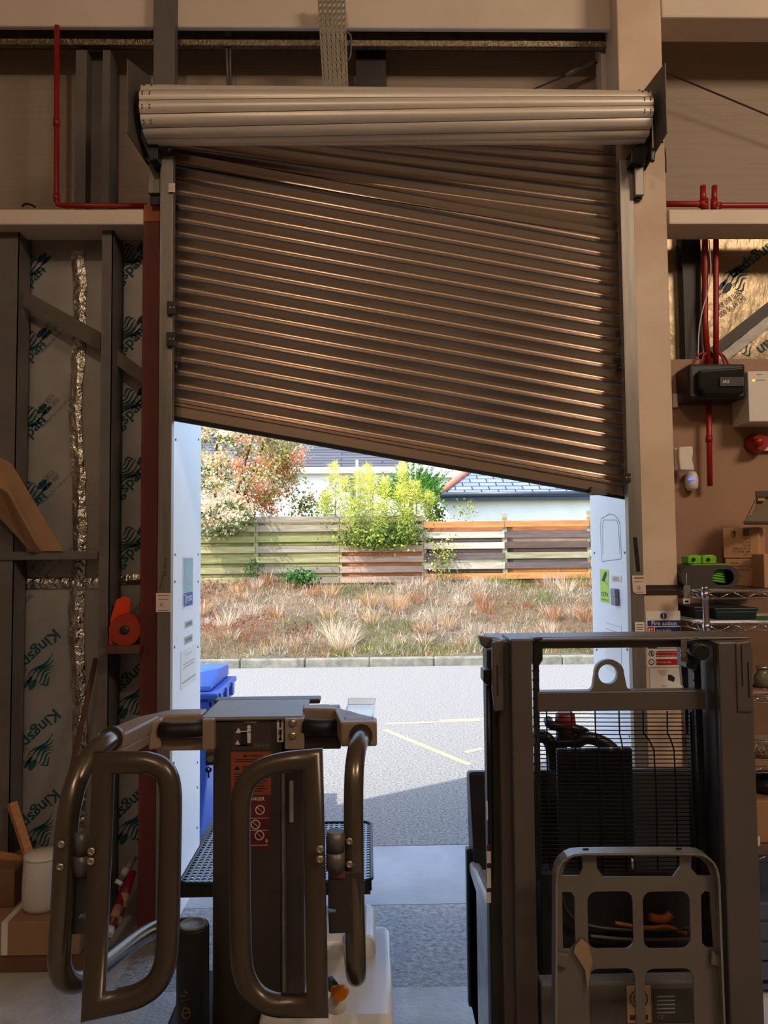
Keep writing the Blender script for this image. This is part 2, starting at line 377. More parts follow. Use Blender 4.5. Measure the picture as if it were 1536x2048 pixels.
def print_down(x, y):    # the same lettering upside down, running down to the left; x, y = top right start
    a = 224; L = 120; ca, sa = math.cos(R(a)), math.sin(R(a))
    return [(x, y, a, L, 30, 'Kingspan', 1), (x + 6, y + 58, 218, 78, 32, 'MANE', 1), (x - 42, y - 66, a, 66, 10, '0870 850 8555', 2), (x - 52, y - 80, a, 66, 10, '042 97 95 000', 2)]
wu = []
for y in (545, 695, 848, 1000): wu += print_up(96, y)
foil_board([(-60, 450), (208, 450), (208, 1166), (-60, 1166)], dI, 'upper foil insulation board between the grey studs on the left, print climbing to the right', wu)
wd_ = []
for y in (1252, 1412, 1572): wd_ += print_down(102, y)
foil_board([(-60, 1168), (208, 1168), (208, 1950), (-60, 1950)], dI, 'lower foil insulation board on the left with upside-down teal print', wd_)
wr = []
for y in (522, 668, 812, 950, 1090): wr += print_up(296, y)
for y in (1310, 1560): wr += print_down(284, y)
foil_board([(212, 450), (300, 450), (300, 1950), (212, 1950)], dI + .01, 'narrow foil insulation board beside the dark red column', wr)
ft = M()
prev = None
pts = []
for k in range(60):
    y = 500 + k * 24; cx = 156 + 4 * math.sin(k * .35); wv = 13 if y < 1160 else 15
    pts.append((P(cx - wv + random.uniform(-2, 2), y, dI - .004 - random.random() * .004), P(cx + random.uniform(-4, 4), y, dI - .012 - random.random() * .006), P(cx + wv + random.uniform(-2, 2), y, dI - .004 - random.random() * .004)))
for a, b in zip(pts, pts[1:]):
    ft.quad(b[0], b[1], a[1], a[0]); ft.quad(b[1], b[2], a[2], a[1])
T(ft.build('foil_tape', tape_foil), 'crinkled vertical strip of shiny foil tape down the left insulation', 'tape')
ft = M(); pts = []
for k in range(34):
    x = 34 + k * 5; pts.append((P(x, 1155 + random.uniform(-1, 1), dI - .008), P(x, 1166 + random.uniform(-2, 2), dI - .015 - random.random() * .005), P(x, 1177 + random.uniform(-1, 1), dI - .008)))
for a, b in zip(pts, pts[1:]):
    ft.quad(a[1], b[1], b[0], a[0]); ft.quad(a[2], b[2], b[1], a[1])
T(ft.build('foil_tape', tape_foil), 'bright horizontal strip of foil tape crossing the left insulation', 'tape')
ft = M(); pts = []
for k in range(16):
    x = 226 + k * 4; pts.append((P(x, 1150 + random.uniform(-2, 2), dI), P(x, 1160 + random.uniform(-2, 2), dI - .008 - random.random() * .005), P(x, 1168 + random.uniform(-1, 1), dI)))
for a, b in zip(pts, pts[1:]):
    ft.quad(a[1], b[1], b[0], a[0]); ft.quad(a[2], b[2], b[1], a[1])
T(ft.build('foil_tape', tape_foil), 'short torn strip of foil tape behind the orange reel near the red column', 'tape')
def stud(x0, x1, y0, y1, d0, d1, label, name='steel_stud', cat='stud'):
    m = M().pbox(x0, y0, x1, y1, d0, d0 + .004)                  # C section: web to the side, two flanges
    a = P(x1, (y0 + y1) / 2, d0); b = P(x0, (y0 + y1) / 2, d0); zl, zh = P(x0, y1, d0).z, P(x0, y0, d0).z
    m.box((a.x - .004, D(d0), zl), (a.x, D(d1), zh)); m.box((b.x, D(d1) - .004, zl), (a.x, D(d1), zh))
    return T(m.build(name, dull_steel), label, cat)
stud(-14, 27, 450, 1850, 3.38, 3.5, 'grey galvanised steel stud at the far left edge of the insulation')
stud(197, 219, 450, 1850, 3.36, 3.5, 'grey galvanised steel stud standing left of the dark red column')
T(M().pbox(-60, 1103, 196, 1120, 3.37, 3.5).build('noggin_rail', dull_steel, bevel=.003), 'grey horizontal steel rail carrying the leaning cardboard sheet', 'rail')
br = M().pprism([(34, 572), (200, 664), (200, 702), (34, 606)], 3.43, 3.44).pprism([(222, 690), (286, 738), (286, 768), (222, 722)], 3.43, 3.44)
T(br.build('diagonal_brace', mat('dusty_steel', (96, 86, 76), .6, .3, .15, 10)), 'flat dusty steel brace running down to the right behind the studs', 'brace')
# leaning cardboard sheet
cbm = M()
cbm.prism([P(-20, 905, 3.33), P(22, 926, 3.33), P(126, 1102, 3.36), P(84, 1102, 3.36), P(-20, 985, 3.33)], (0, .006, 0))
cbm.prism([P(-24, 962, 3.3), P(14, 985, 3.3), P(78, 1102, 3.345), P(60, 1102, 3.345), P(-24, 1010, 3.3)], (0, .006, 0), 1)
T(cbm.build('cardboard_sheet', [kraft, kraft_d]), 'folded brown cardboard sheet leaning on the steel rail at the left edge', 'cardboard')
# orange reel on a small ledge
T(M().pbox(210, 1293, 278, 1308, 3.25, 3.45).build('ledge', timber_d, bevel=.003), 'small brown wooden ledge under the orange reel', 'ledge')
rl = thing('cable_reel', P(246, 1293, 3.33), 'orange plastic reel on the small ledge beside the red column', 'reel')
orange_pl = mat('orange_plastic', (216, 62, 22), .4, 0, .08, 6); orange_dk = mat('orange_plastic_core', (150, 44, 20), .5, 0, .1, 6)
M().pprism([(214, 1292), (221, 1236), (232, 1200), (246, 1193), (262, 1199), (258, 1232), (270, 1292)], 3.36, 3.375).build('stand', orange_pl, rl, .003)
cc = P(254, 1258, 3.34); rr_ = 31 * 3.34 / F
M().lathe(cc + Vector((0, .0, 0)), [(rr_, -.025), (rr_ * 1.0, -.01), (rr_ * .8, -.008), (rr_ * .8, .02), (rr_, .022), (rr_, .03)], 28, axis='y').build('drum', orange_dk, rl)
M().lathe(cc + Vector((0, -.026, 0)), [(.02, 0), (.018, .012), (.008, .014)], 14, axis='y').build('hub', dark_steel, rl)
# leaning batten
T(M().bar(P(192, 1316, 3.42), P(91, 1784, 3.33), .014, .02).build('batten', timber_d), 'thin dark wooden batten leaning against the left insulation', 'batten')
# bottom-left corner: boxes, bin, slats, rolls
zt_ = P(80, 1845, 3.08).z
def carton(lo, hi, m, label, tape=True, grp=None):
    r = thing('cardboard_box', ((lo[0] + hi[0]) / 2, (lo[1] + hi[1]) / 2, lo[2]), label, 'box', grp)
    ca_ = M().box(lo, hi).build('carton', m, r, .004)
    if tape:
        xm = lo[0] + (hi[0] - lo[0]) * tape
        M().box((xm - .012, lo[1] - .0012, lo[2] + .004), (xm + .012, lo[1], hi[2])).box((xm - .012, lo[1], hi[2]), (xm + .012, hi[1], hi[2] + .001)).build('packing_tape', paper, ca_)
    return r
xr_ = P(165, 1880, 3.08).x
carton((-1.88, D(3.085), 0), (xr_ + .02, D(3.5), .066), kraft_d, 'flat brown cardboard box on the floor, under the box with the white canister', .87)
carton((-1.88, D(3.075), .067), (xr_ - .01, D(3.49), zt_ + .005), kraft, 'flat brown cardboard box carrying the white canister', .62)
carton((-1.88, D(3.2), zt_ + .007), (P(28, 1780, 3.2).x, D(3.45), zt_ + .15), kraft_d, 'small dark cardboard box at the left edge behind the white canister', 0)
cb_ = thing('pedal_bin', Vector((P(86, 1800, 3.2).x, D(3.2), zt_ + .007)), 'tall white canister with a flat lid on the cardboard boxes', 'bin')
hb = (P(86, 1706, 3.2).z - zt_ - .008); rb = 38 * 3.2 / F
M().lathe(cb_.location, [(rb * .9, 0), (rb * 1.0, .02), (rb, hb * .5), (rb * .93, hb * .93), (rb * .93, hb * .94)], 32).build('body', pvc_white, cb_)
M().lathe(cb_.location + Vector((0, 0, hb * .945)), [(rb * .94, 0), (rb * .94, .008), (rb * .9, .013), (rb * .2, .016)], 32).build('lid', pvc_white, cb_)
T(M().bar(P(24, 1606, 3.36), P(58, 1712, 3.3), .036, .02).build('wooden_slat', timber), 'short upright timber slat leaning behind the white canister', 'slat')
T(M().bar(P(-30, 1706, 3.34), P(56, 1722, 3.31), .02, .03).build('wooden_slat', timber), 'timber slat lying level at the left edge above the dark box', 'slat')
T(M().pprism([(-40, 1590), (14, 1604), (34, 1700), (34, 1790), (-40, 1790)], 3.4, 3.44).build('dark_board', mat('charcoal_board', (34, 28, 26), .8), bevel=.004), 'dark board standing at the bottom left edge against the insulation', 'board')
red_tube = mat('red_wrap', (112, 20, 30), .4, 0, .2, 10)
for i, (a, b, r_, m_, lab) in enumerate((((216, 1868), (252, 1772), .018, red_tube, 'red cardboard tube leaning by the foot of the red column, nearest the floor'),
                                       ((232, 1846), (264, 1742), .02, red_tube, 'thick dark red tube leaning against the red column, behind the first'),
                                       ((236, 1768), (268, 1712), .016, dull_steel, 'grey printed tube leaning above the red tubes'))):
    A, B = P(*a, 3.12 + .08 * i), P(*b, 3.3 + .02 * i)
    t = thing('cardboard_tube', A, lab, 'tube')
    M().tube([A, B], r_, 16).build('roll', m_, t); dv = (B - A)
    M().tube([A - dv * .015, A + dv * .12], r_ * 1.06, 16).build('end_cap', pvc_white if i != 1 else kraft2, t)
    M().tube([A + dv * .3, A + dv * .55], r_ * 1.03, 16).build('label_band', grey_print if i == 2 else kraft, t)

# ---------------------------------------------------------------- insulation right and board wall
foil_b = foil_board([(1330, 440), (2640, 440), (2640, 730), (1330, 730)], 3.6, 'crinkled foil insulation board above the painted plywood on the right',
    [(1545, 470, 216, 122, 32, 'Kingspan', 1), (1500, 520, 212, 84, 38, 'MANE', 1), (1478, 578, 216, 66, 11, '0870 850 8555', 2), (1486, 590, 216, 66, 11, '042 97 95 000', 2), (1476, 560, 216, 66, 6, 'insulation for roofs and walls', 2), (1506, 646, 212, 76, 44, 'MANE', 1), (1600, 620, 216, 122, 32, 'Kingspan', 1)], foil_gold)
T(M().pbox(1366, 440, 1404, 722, 3.54, 3.595).build('steel_stud', mat('black_steel', (40, 36, 34), .5, .4), bevel=.003), 'near-black steel stud behind the twin red pipes', 'stud')
db = M()
A, B = P(1424, 706, 3.57), P(1960, 280, 3.57)
db.bar(A, B, .05, .006, upv=(0, 1, 0)); db.bar(A + Vector((.025, .002, -.045)), B + Vector((.025, .002, -.045)), .045, .006, 1, upv=(0, 1, 0))
T(db.build('diagonal_brace', [dark_steel, mat('spangled_zinc')if False else steel]), 'steel angle brace rising to the right across the right-hand foil', 'brace')
pb = M().pbox(1330, 716, 2690, 1900, 3.52, 3.56); 
T(pb.build('plywood_panel', ply), 'brown painted plywood wall panel behind the shelving', 'panel')
# ---------------------------------------------------------------- red sampling pipework
def pipe(pix, d, r, label, tees=(), extra=()):
    root = thing('sampling_pipe', P(*pix[0], d), label, 'pipe')
    M().tube(smooth_path([P(x, y, d) for x, y in pix], 0), r, 14).build('tube', red_pipe, root)
    for (x0, y0, x1, y1) in tees:
        M().tube([P(x0, y0, d), P(x1, y1, d)], r * 1.28, 14).build('coupling', red_pipe, root)
    for e in extra: M().tube([P(x, y, d) for x, y in e], r, 14).build('branch', red_pipe, root)
    return root
pipe([(114, 52), (113, 398), (116, 408), (126, 411), (296, 412)], 3.4, .0115, 'dark red pipe running down the left cladding and turning along the beam', ((113, 238, 113, 252), (113, 388, 113, 402)))
pipe([(1330, 408), (1408, 408), (1410, 420), (1410, 640), (1416, 730)], 3.5, .0135, 'thick red pipe of the pair rising left out of the black detector', ((1398, 408, 1412, 408), (1409, 398, 1409, 420)), ([(1406, 410), (1406, 372)],))
pipe([(2600, 411), (1436, 411), (1432, 420), (1432, 640), (1432, 730)], 3.5, .0125, 'thinner red pipe of the pair, turning right along the beam', ((1428, 398, 1428, 420), (1428, 411, 1442, 411)), ([(1428, 410), (1429, 372)],))
pipe([(1417, 790), (1420, 972)], 3.46, .012, 'short red pipe hanging below the black detector', ((1418, 872, 1418, 884),))
T(M().tube(smooth_path([P(1418, 480, 3.45), P(1424, 560, 3.46), P(1398, 640, 3.49), P(1396, 720, 3.49)]), .003, 6).build('cable', pvc_white), 'thin grey cable drooping beside the twin red pipes', 'cable')
# ---------------------------------------------------------------- wall devices
dt = thing('smoke_detector', P(1435, 760, 3.46), 'black aspirating smoke detector unit with white letters under the red pipes', 'detector')
M().pbox(1379, 727, 1492, 797, 3.36, 3.52).build('housing', black, dt, .012)
cv_ = M().pprism([(1398, 740), (1490, 733), (1490, 786), (1470, 792), (1410, 790), (1398, 775)], 3.325, 3.36).build('cover', mat('gloss_black', (16, 17, 17), .18), dt, .01, 3)
M().pbox(1440, 754, 1488, 772, 3.318, 3.326).text('IAS', P(1446, 766, 3.317), P(1459, 766, 3.317) - P(1446, 766, 3.317), Vector((0, 0, .013)), 1).build('name_strip', [black, pvc_white], cv_)
for i, (x0, x1) in enumerate(((1404, 1385), (1412, 1400), (1438, 1450), (1440, 1458))):
    M().tube(smooth_path([P(x0, 706, 3.45), P((x0 + x1) / 2, 712, 3.45), P(x1, 732, 3.45)]), .005, 8).build('cable_lead', red_pipe, dt)
pn = thing('control_panel', P(1545, 848, 3.46), 'white wall control panel with two small indicator lights', 'panel')
cs_ = M().pbox(1497, 742, 1600, 843, 3.36, 3.52).build('case', pvc_white, pn, .004)
M().lathe(P(1507, 750, 3.36), [(.004, -.001), (.004, .002)], 10, axis='y').build('indicator', mat('led_red', (255, 70, 50), .4, emit=1.2), cs_, label='red light')
M().lathe(P(1507, 761, 3.36), [(.005, -.001), (.005, .002)], 10, axis='y').build('indicator', mat('led_yellow', (250, 220, 40), .4, emit=1.5), cs_, label='yellow light')
M().pbox(1513, 748, 1524, 750, 3.359, 3.36).pbox(1513, 759, 1530, 761, 3.359, 3.36).build('print', grey_print, cs_)
sd = thing('alarm_sounder', P(1505, 890, 3.46), 'round red alarm sounder on the plywood', 'alarm')
M().lathe(P(1506, 889, 3.52), [(.045, 0), (.045, .04), (.038, .07), (.036, .075)], 24, axis='y').build('base', red_pipe, sd)
M().lathe(P(1513, 885, 3.445), [(.02, 0), (.02, .03), (.015, .038), (.004, .04)], 20, axis='y').build('horn', red_pipe, sd)
sg = M().pbox(1525, 872, 1580, 901, 3.495, 3.5).pbox(1530, 876, 1570, 880, 3.494, 3.495, 1)
T(sg.build('sign', [paper, sign_red]), 'small white notice right of the red sounder', 'sign')
ab = thing('alarm_keypad', P(1370, 918, 3.46), 'white alarm box with curved front above the motion sensor', 'alarm')
M().pbox(1350, 896, 1362, 940, 3.46, 3.52).build('back_box', pvc_white, ab, .003)
M().pprism([(1358, 894), (1386, 892), (1387, 905), (1385, 918), (1388, 932), (1389, 941), (1361, 940), (1358, 918)], 3.43, 3.46).build('cover', pvc_white, ab, .006)
ps = thing('motion_sensor', P(1383, 962, 3.49), 'rounded white motion sensor with a blue light', 'sensor')
c_ = P(1383, 962, 3.49)
m = M()
for k in range(9):
    pass
prof = [(.0, -.045), (.018, -.043), (.027, -.03), (.030, 0), (.028, .022), (.02, .04), (.008, .045), (0.0, .046)]
m.lathe(c_, prof, 20)
for i, v in enumerate(m.v): m.v[i] = Vector((v.x, c_.y + (v.y - c_.y) * 1.1, v.z))
m.build('body', pvc_white, ps)
e = P(1383, 959, 3.456)
M().box((e.x - .014, e.y - .002, e.z - .003), (e.x + .014, e.y + .004, e.z + .004)).build('indicator', mat('led_blue', (70, 90, 255), .4, emit=2.2), ps)
T(M().pbox(1346, 787, 1356, 814, 3.5, 3.52).build('switch_plate', pvc_white, bevel=.002), 'small white switch plate just right of the column edge', 'switch')

# ---------------------------------------------------------------- cable tray and bracing wires overhead
ct = M()
A0, A1 = P(634, -20, 3.3), P(646, 184, 3.36); B0, B1 = P(690, -20, 3.3), P(697, 184, 3.36)
rows, cols_ = 17, 6
def g(i, j): return A0.lerp(A1, i / rows).lerp(B0.lerp(B1, i / rows), j / cols_)
for i in range(rows):
    for j in range(cols_):
        a, b, c, d = g(i, j), g(i, j + 1), g(i + 1, j + 1), g(i + 1, j); q = [a, b, c, d]; ce = (a + b + c + d) / 4
        q2 = [ce + Vector(((p - ce).x * .2, (p - ce).y, (p - ce).z * .42)) for p in q]
        for k in range(4): ct.quad(q[k], q[(k + 1) % 4], q2[(k + 1) % 4], q2[k])
for (a, b) in ((A0, A1), (B0, B1)):
    ct.quad(a, b, b + Vector((0, .05, 0)), a + Vector((0, .05, 0)))
tr = thing('cable_tray', P(665, 184, 3.36), 'perforated grey metal cable tray hanging above the shutter roll', 'cable tray')
ct.build('tray', mat('zinc_tray', (128, 120, 104), .45, .5, .1, 8), tr)
M().tube(smooth_path([P(690, 66, 3.29), P(700, 66, 3.29), P(703, 80, 3.29), P(701, 116, 3.29), P(694, 122, 3.3)]), .004, 8).build('cable_loop', dull_steel, tr)
wr_ = thing('bracing_wire', P(1130, 160, 3.5), 'steel bracing wire with a turnbuckle, left of the white column top', 'wire')
M().tube([P(1040, 190, 3.58), P(1200, 122, 3.58)], .0045, 8).build('wire', dark_steel, wr_)
M().tube([P(1130, 151, 3.57), P(1150, 142, 3.57), P(1160, 138, 3.57), P(1186, 126, 3.57)], [.008, .016, .009, .014], 10).build('turnbuckle', steel, wr_)
T(M().tube([P(1334, 146, 3.5), P(2100, 466, 3.6)], .004, 8).build('bracing_wire', dark_steel), 'thin bracing wire sloping down over the right cladding', 'wire')

T(M().tube(smooth_path([P(44, 413, 3.4), P(50, 407, 3.4), P(62, 409, 3.4), P(70, 414, 3.38)]), .005, 8).build('cable_offcut', black), 'small black scrap of cable lying on the left white beam', 'cable')
# ---------------------------------------------------------------- the damaged roller shutter
rs = thing('roller_shutter', Vector(((XL + XR) / 2, 0, 0)), 'aluminium roller shutter hanging crooked in the doorway, lower on the right', 'roller shutter')
rowsL = [805 - 27.7 * i for i in range(19)] + [314, 297, 270, 255, 245, 238, 228, 218, 208]
rowsR = [967 - 27.7 * i for i in range(19)] + [447, 419, 391, 365, 340, 316, 291, 270, 250]
cu = M(); XA, XB = 336, 1256
PROF = [(.075, -.003), (.10, .001), (.15, .0055), (.22, .0105), (.3, .0142), (.38, .0163), (.46, .0172), (.54, .0168), (.63, .0148), (.74, .0108), (.87, .0052), (1.0, -.001)]
SLIT = [(0.0, .022), (.07, .022), (.075, -.003)]
for i in range(len(rowsL) - 1):
    dn = 3.325 + (.014 if i >= 18 else 0) + (.004 * (i - 18) if i > 18 else 0)
    l0, r0, l1, r1 = rowsL[i], rowsR[i], rowsL[i + 1], rowsR[i + 1]
    if i == 17: l1, r1 = l0 - 30, r0 - 30
    if i == 18: l0, r0, l1, r1 = 330, 480, 306, 445
    nx = 14
    for prof, sm, mi in ((PROF, True, 0), (SLIT, False, 1)):
        b0 = len(cu.v); np_ = len(prof)
        for j in range(nx + 1):
            t = j / nx; px = XA + (XB - XA) * t; sg_ = 2.0 * math.sin(math.pi * t) * (1 if i > 17 else .4)
            y0 = l0 + (r0 - l0) * (px - 345) / 905 + sg_; y1 = l1 + (r1 - l1) * (px - 345) / 905 + sg_
            p0 = P(px, y0, dn); p1 = P(px, y1, dn)
            for s_, off in prof:
                q = p0.lerp(p1, s_); cu.v.append(Vector((q.x, q.y + off, q.z)))
        for j in range(nx):
            for k in range(np_ - 1):
                a = b0 + j * np_ + k; cu.f.append(((a, a + np_, a + np_ + 1, a + 1), mi, sm))
curtain = cu.build('curtain', [alu, rubber], rs)
# rolled part: slats wound on a slightly coned, slightly twisted coil
ro = M(); N = 13; sub = 5; nx = 10
cl, cr = P(294, 231, 3.14), P(1290, 236, 3.14); rl_, rr2 = 56.5 * 3.14 / F, 50 * 3.14 / F
def coil(t, a, off=0):
    c = cl.lerp(cr, t); r = rl_ + (rr2 - rl_) * t; ph = a + .95 * t * (2 * math.pi / N)
    f = (a * N / (2 * math.pi)) % 1
    rad = r - .007 + .008 * math.sin(math.pi * f) + off
    return c + Vector((0, -math.cos(ph) * rad, math.sin(ph) * rad))
step = 2 * math.pi / N
for k in range(N):
    for fs, sm, mi in (([.03, .1, .22, .36, .5, .64, .78, .9, .97], True, 0), ([-.03, .03], False, 1)):
        b0 = len(ro.v); n_ = len(fs)
        for j in range(nx + 1):
            for f in fs: ro.v.append(coil(j / nx, (k + f) * step, -.012 if mi else 0))
        for j in range(nx):
            for i in range(n_ - 1):
                a = b0 + j * n_ + i; ro.f.append(((a, a + 1, a + n_ + 1, a + n_)[::-1], mi, sm))
    for f in (.03, .97):
        for j in range(nx):
            A_, B_ = (k + f) * step, 0
            ro.add([coil(j / nx, A_), coil((j + 1) / nx, A_), coil((j + 1) / nx, A_, -.02), coil(j / nx, A_, -.02)], [(0, 1, 2, 3)], 0)
angs = [k * 2 * math.pi / 48 for k in range(48)]
ro.add([coil(0, a) for a in angs], [tuple(range(len(angs)))], 1); ro.add([coil(1, a) for a in angs], [tuple(range(len(angs)))[::-1]], 1)
for t, sgn in ((.006, 1), (.02, 1), (.982, -1), (.994, -1)):
    for k in range(0, 6):
        for f in (.4, .6):
            p = coil(t, ((k - 2 + f)) * 2 * math.pi / N); c = cl.lerp(cr, t); dv = (p - c).normalized()
            ro.prism([p + dv * .0012 + Vector((.004, 0, 0)), p + dv * .0012 + Vector((0, 0, .004)), p + dv * .0012 + Vector((-.004, 0, 0)), p + dv * .0012 - Vector((0, 0, .004))], -dv * .004, 1)
ro.build('rolled_slats', [alu_roll, ink], rs)
sh = M().tube([cl + Vector((-.045, 0, 0)), cl], .03).tube([cr, cr + Vector((.05, 0, 0))], .03); sh.build('barrel', dark_steel, rs)
bb = M(); dB = 3.318
bb.pprism([(340, 803), (1258, 968), (1258, 994), (340, 831)], dB, dB + .022)
bb.pprism([(340, 803), (1258, 968), (1258, 974), (340, 809)], dB - .008, dB, 0)
bb.build('bottom_bar', alu, rs, .002)
M().pprism([(340, 829), (1258, 992), (1258, 1000), (340, 840)], dB + .002, dB + .02).build('rubber_seal', rubber, rs)
M().pprism([(1183, 972), (1214, 976), (1216, 989), (1183, 990)], dB - .03, dB).build('lock_handle', dull_steel, rs, .003)
for x, y, w, h, dd in ((349, 408, 16, 16, 3.298), (346, 462, 10, 15, 3.305), (342, 615, 17, 26, 3.2), (341, 678, 17, 28, 3.2), (350, 733, 9, 17, 3.3), (1240, 462, 8, 14, 3.3), (1244, 680, 9, 14, 3.3), (1241, 735, 15, 12, 3.298), (1255, 955, 14, 18, 3.2)):
    e = M().pbox(x - w / 2, y - h / 2, x + w / 2, y + h / 2, dd, dd + .02)
    for q in (-.2, .2):
        c = P(x + q * w + .1 * w, y, dd); e.lathe(c, [(.004, 0), (.004, .003)], 8, 1, axis='y')
    e.build('end_lock', [black, bright_bolt], rs, .003)
ho = M()
for x, y in ((350, 598), (352, 649), (354, 707), (1238, 708), (1247, 928), (1251, 929)):
    for q in (0, 5): ho.lathe(P(x + q - 3, y, 3.31), [(.0035, 0), (.0035, .003)], 8, 0, axis='y')
ho.build('rivet', bright_bolt, rs)
# guide rails: U channels
for k, (x0, x1, yt) in enumerate(((315, 341, 312), (1260, 1286, 320))):
    xa, xb = P(x0, 1107, 3.22).x, P(x1, 1107, 3.22).x; zt = P(x0, yt, 3.22).z
    g_ = M().box((xa, D(3.22), 0), (xb, D(3.225), zt)).box((xa, D(3.225), 0), (xa + .004, D(3.36), zt)) if k == 0 else M().box((xa, D(3.22), 0), (xb, D(3.225), zt)).box((xb - .004, D(3.225), 0), (xb, D(3.233), zt))
    inner = xb if k == 0 else xa
    g_.box((inner - .002, D(3.22), 0), (inner + .002, D(3.26), zt))
    
    if k: g_.pprism([(1266, 1074), (1274, 1074), (1281, 1143), (1273, 1144)], 3.2185, 3.22, 1)
    g_.build('guide_rail', [guide_m, black], rs, .0025)
# end plates and brackets
def endplate(X, pix, th):
    m = M().prism([Q(x, y, X) for x, y in pix], (th, 0, 0)); return m
XEL = P(294, 1107, 3.26).x - .01
M().prism([(XEL, D(2.98), Q(252, 110, XEL).z), (XEL, D(3.3), Q(302, 182, XEL).z + .06), (XEL, D(3.3), Q(302, 330, XEL).z), (XEL, D(3.27), Q(295, 328, XEL).z), (XEL, D(2.98), Q(251, 258, XEL).z)], (-.004, 0, 0)).build('end_plate', dull_steel, rs)
XER = P(1300, 1107, 3.26).x + .012
M().prism([(XER, D(2.98), Q(1331, 123, XER).z), (XER, D(3.3), Q(1290, 190, XER).z + .04), (XER, D(3.3), Q(1290, 335, XER).z), (XER, D(3.24), Q(1300, 326, XER).z), (XER, D(2.98), Q(1334, 264, XER).z)], (.004, 0, 0)).build('end_plate', dull_steel, rs)
M().pprism([(268, 205), (296, 200), (298, 250), (316, 290), (316, 318), (300, 322), (278, 270)], 3.16, 3.28).build('motor_bracket', black, rs, .004)
M().pprism([(1292, 235), (1306, 240), (1306, 268), (1292, 326), (1262, 326), (1262, 300), (1284, 284)], 3.16, 3.232).pprism([(1302, 298), (1312, 302), (1310, 322), (1302, 320)], 3.08, 3.1).build('motor_bracket', black, rs, .004)
M().tube(smooth_path([P(1304, 238, 3.1), P(1305, 262, 3.1), P(1306, 296, 3.08)]), .0035, 8).build('motor_cable', pvc_white, rs)
M().tube(smooth_path([P(1320, 270, 3.2), P(1331, 300, 3.27), P(1332, 345, 3.29)]), .003, 8).build('motor_cable', black, rs)
M().pbox(296, 322, 320, 386, 3.26, 3.29).pbox(300, 386, 318, 410, 3.28, 3.29, 1).build('fixing_bracket', [guide_m, black], rs, .003)
M().pbox(1270, 330, 1288, 390, 3.19, 3.234).pbox(1272, 390, 1285, 398, 3.21, 3.234, 1).build('fixing_bracket', [guide_m, black], rs, .003)
M().pbox(337, 366, 350, 384, 3.21, 3.214).build('rail_clip', bright_bolt, rs)

# ---------------------------------------------------------------- cards and signs
def flatsign(name, pix, d, mats, label, cat='sign', extra=None, th=.002, shape=None):
    m = M(); x0, y0, x1, y1 = pix
    if shape: m.pprism(shape, d, d + th)
    else: m.pbox(x0, y0, x1, y1, d, d + th)
    if extra: extra(m, d - .0006)
    return T(m.build(name, mats), label, cat)
def ptext(m, s, x0, y0, x1, y1, d, mi):      # text filling a pixel rectangle on a wall-parallel plane
    a, b, c = P(x0, y1, d), P(x1, y1, d), P(x0, y0, d); m.text(s, a, b - a, c - a, mi)
def ex11(m, d):
    ptext(m, '11', 321, 1206, 326, 1213, d, 1); m.pbox(315, 1190, 338, 1191, d, d + .0003, 2).pbox(316, 1198, 336, 1199, d, d + .0003, 2).pbox(316, 1220, 337, 1221, d, d + .0003, 2)
flatsign('number_card', (312, 1186, 341, 1224), 3.215, [mat('cream_card', (222, 196, 180), .6), ink, grey_ink], 'small cream card numbered 11 on the left shutter guide', 'card', ex11)
def ex12(m, d):
    ptext(m, '12', 1275, 1172, 1281, 1179, d, 1); m.pbox(1268, 1155, 1288, 1157, d, d + .0003, 2).pbox(1268, 1163, 1286, 1164, d, d + .0003, 2).pbox(1272, 1184, 1287, 1185, d, d + .0003, 2)
flatsign('number_card', None or (1265, 1151, 1292, 1188), 3.215, [mat('cream_card', ()), ink, grey_ink], 'small cream card numbered 12 on the right shutter guide', 'card', ex12, shape=[(1264, 1151), (1291, 1151), (1292, 1188), (1273, 1188), (1266, 1183)])
def exlab(m, d):
    for y in (1249, 1254, 1258): m.pbox(1273, y, 1286, y + 1.2, d, d + .0003, 1)
    for k in range(7): m.pbox(1273 + k * 2, 1263, 1274 + k * 2, 1270, d, d + .0003, 1)
flatsign('sticker', (1270, 1244, 1289, 1275), 3.215, [paper, ink], 'small white printed sticker low on the right shutter guide', 'sticker', exlab)
# handwriting on the left guide
hw = M(); o = P(333, 1152, 3.2192); hw.text('FE 2422', o, Vector((0, 0, .075)), Vector((-.011, 0, 0)), 0)
o = P(322, 1180, 3.2192); hw.text('FW low', o, Vector((.012, 0, .06)), Vector((-.009, 0, .002)), 0)
hwo = hw.build('handwriting', ink, rs)
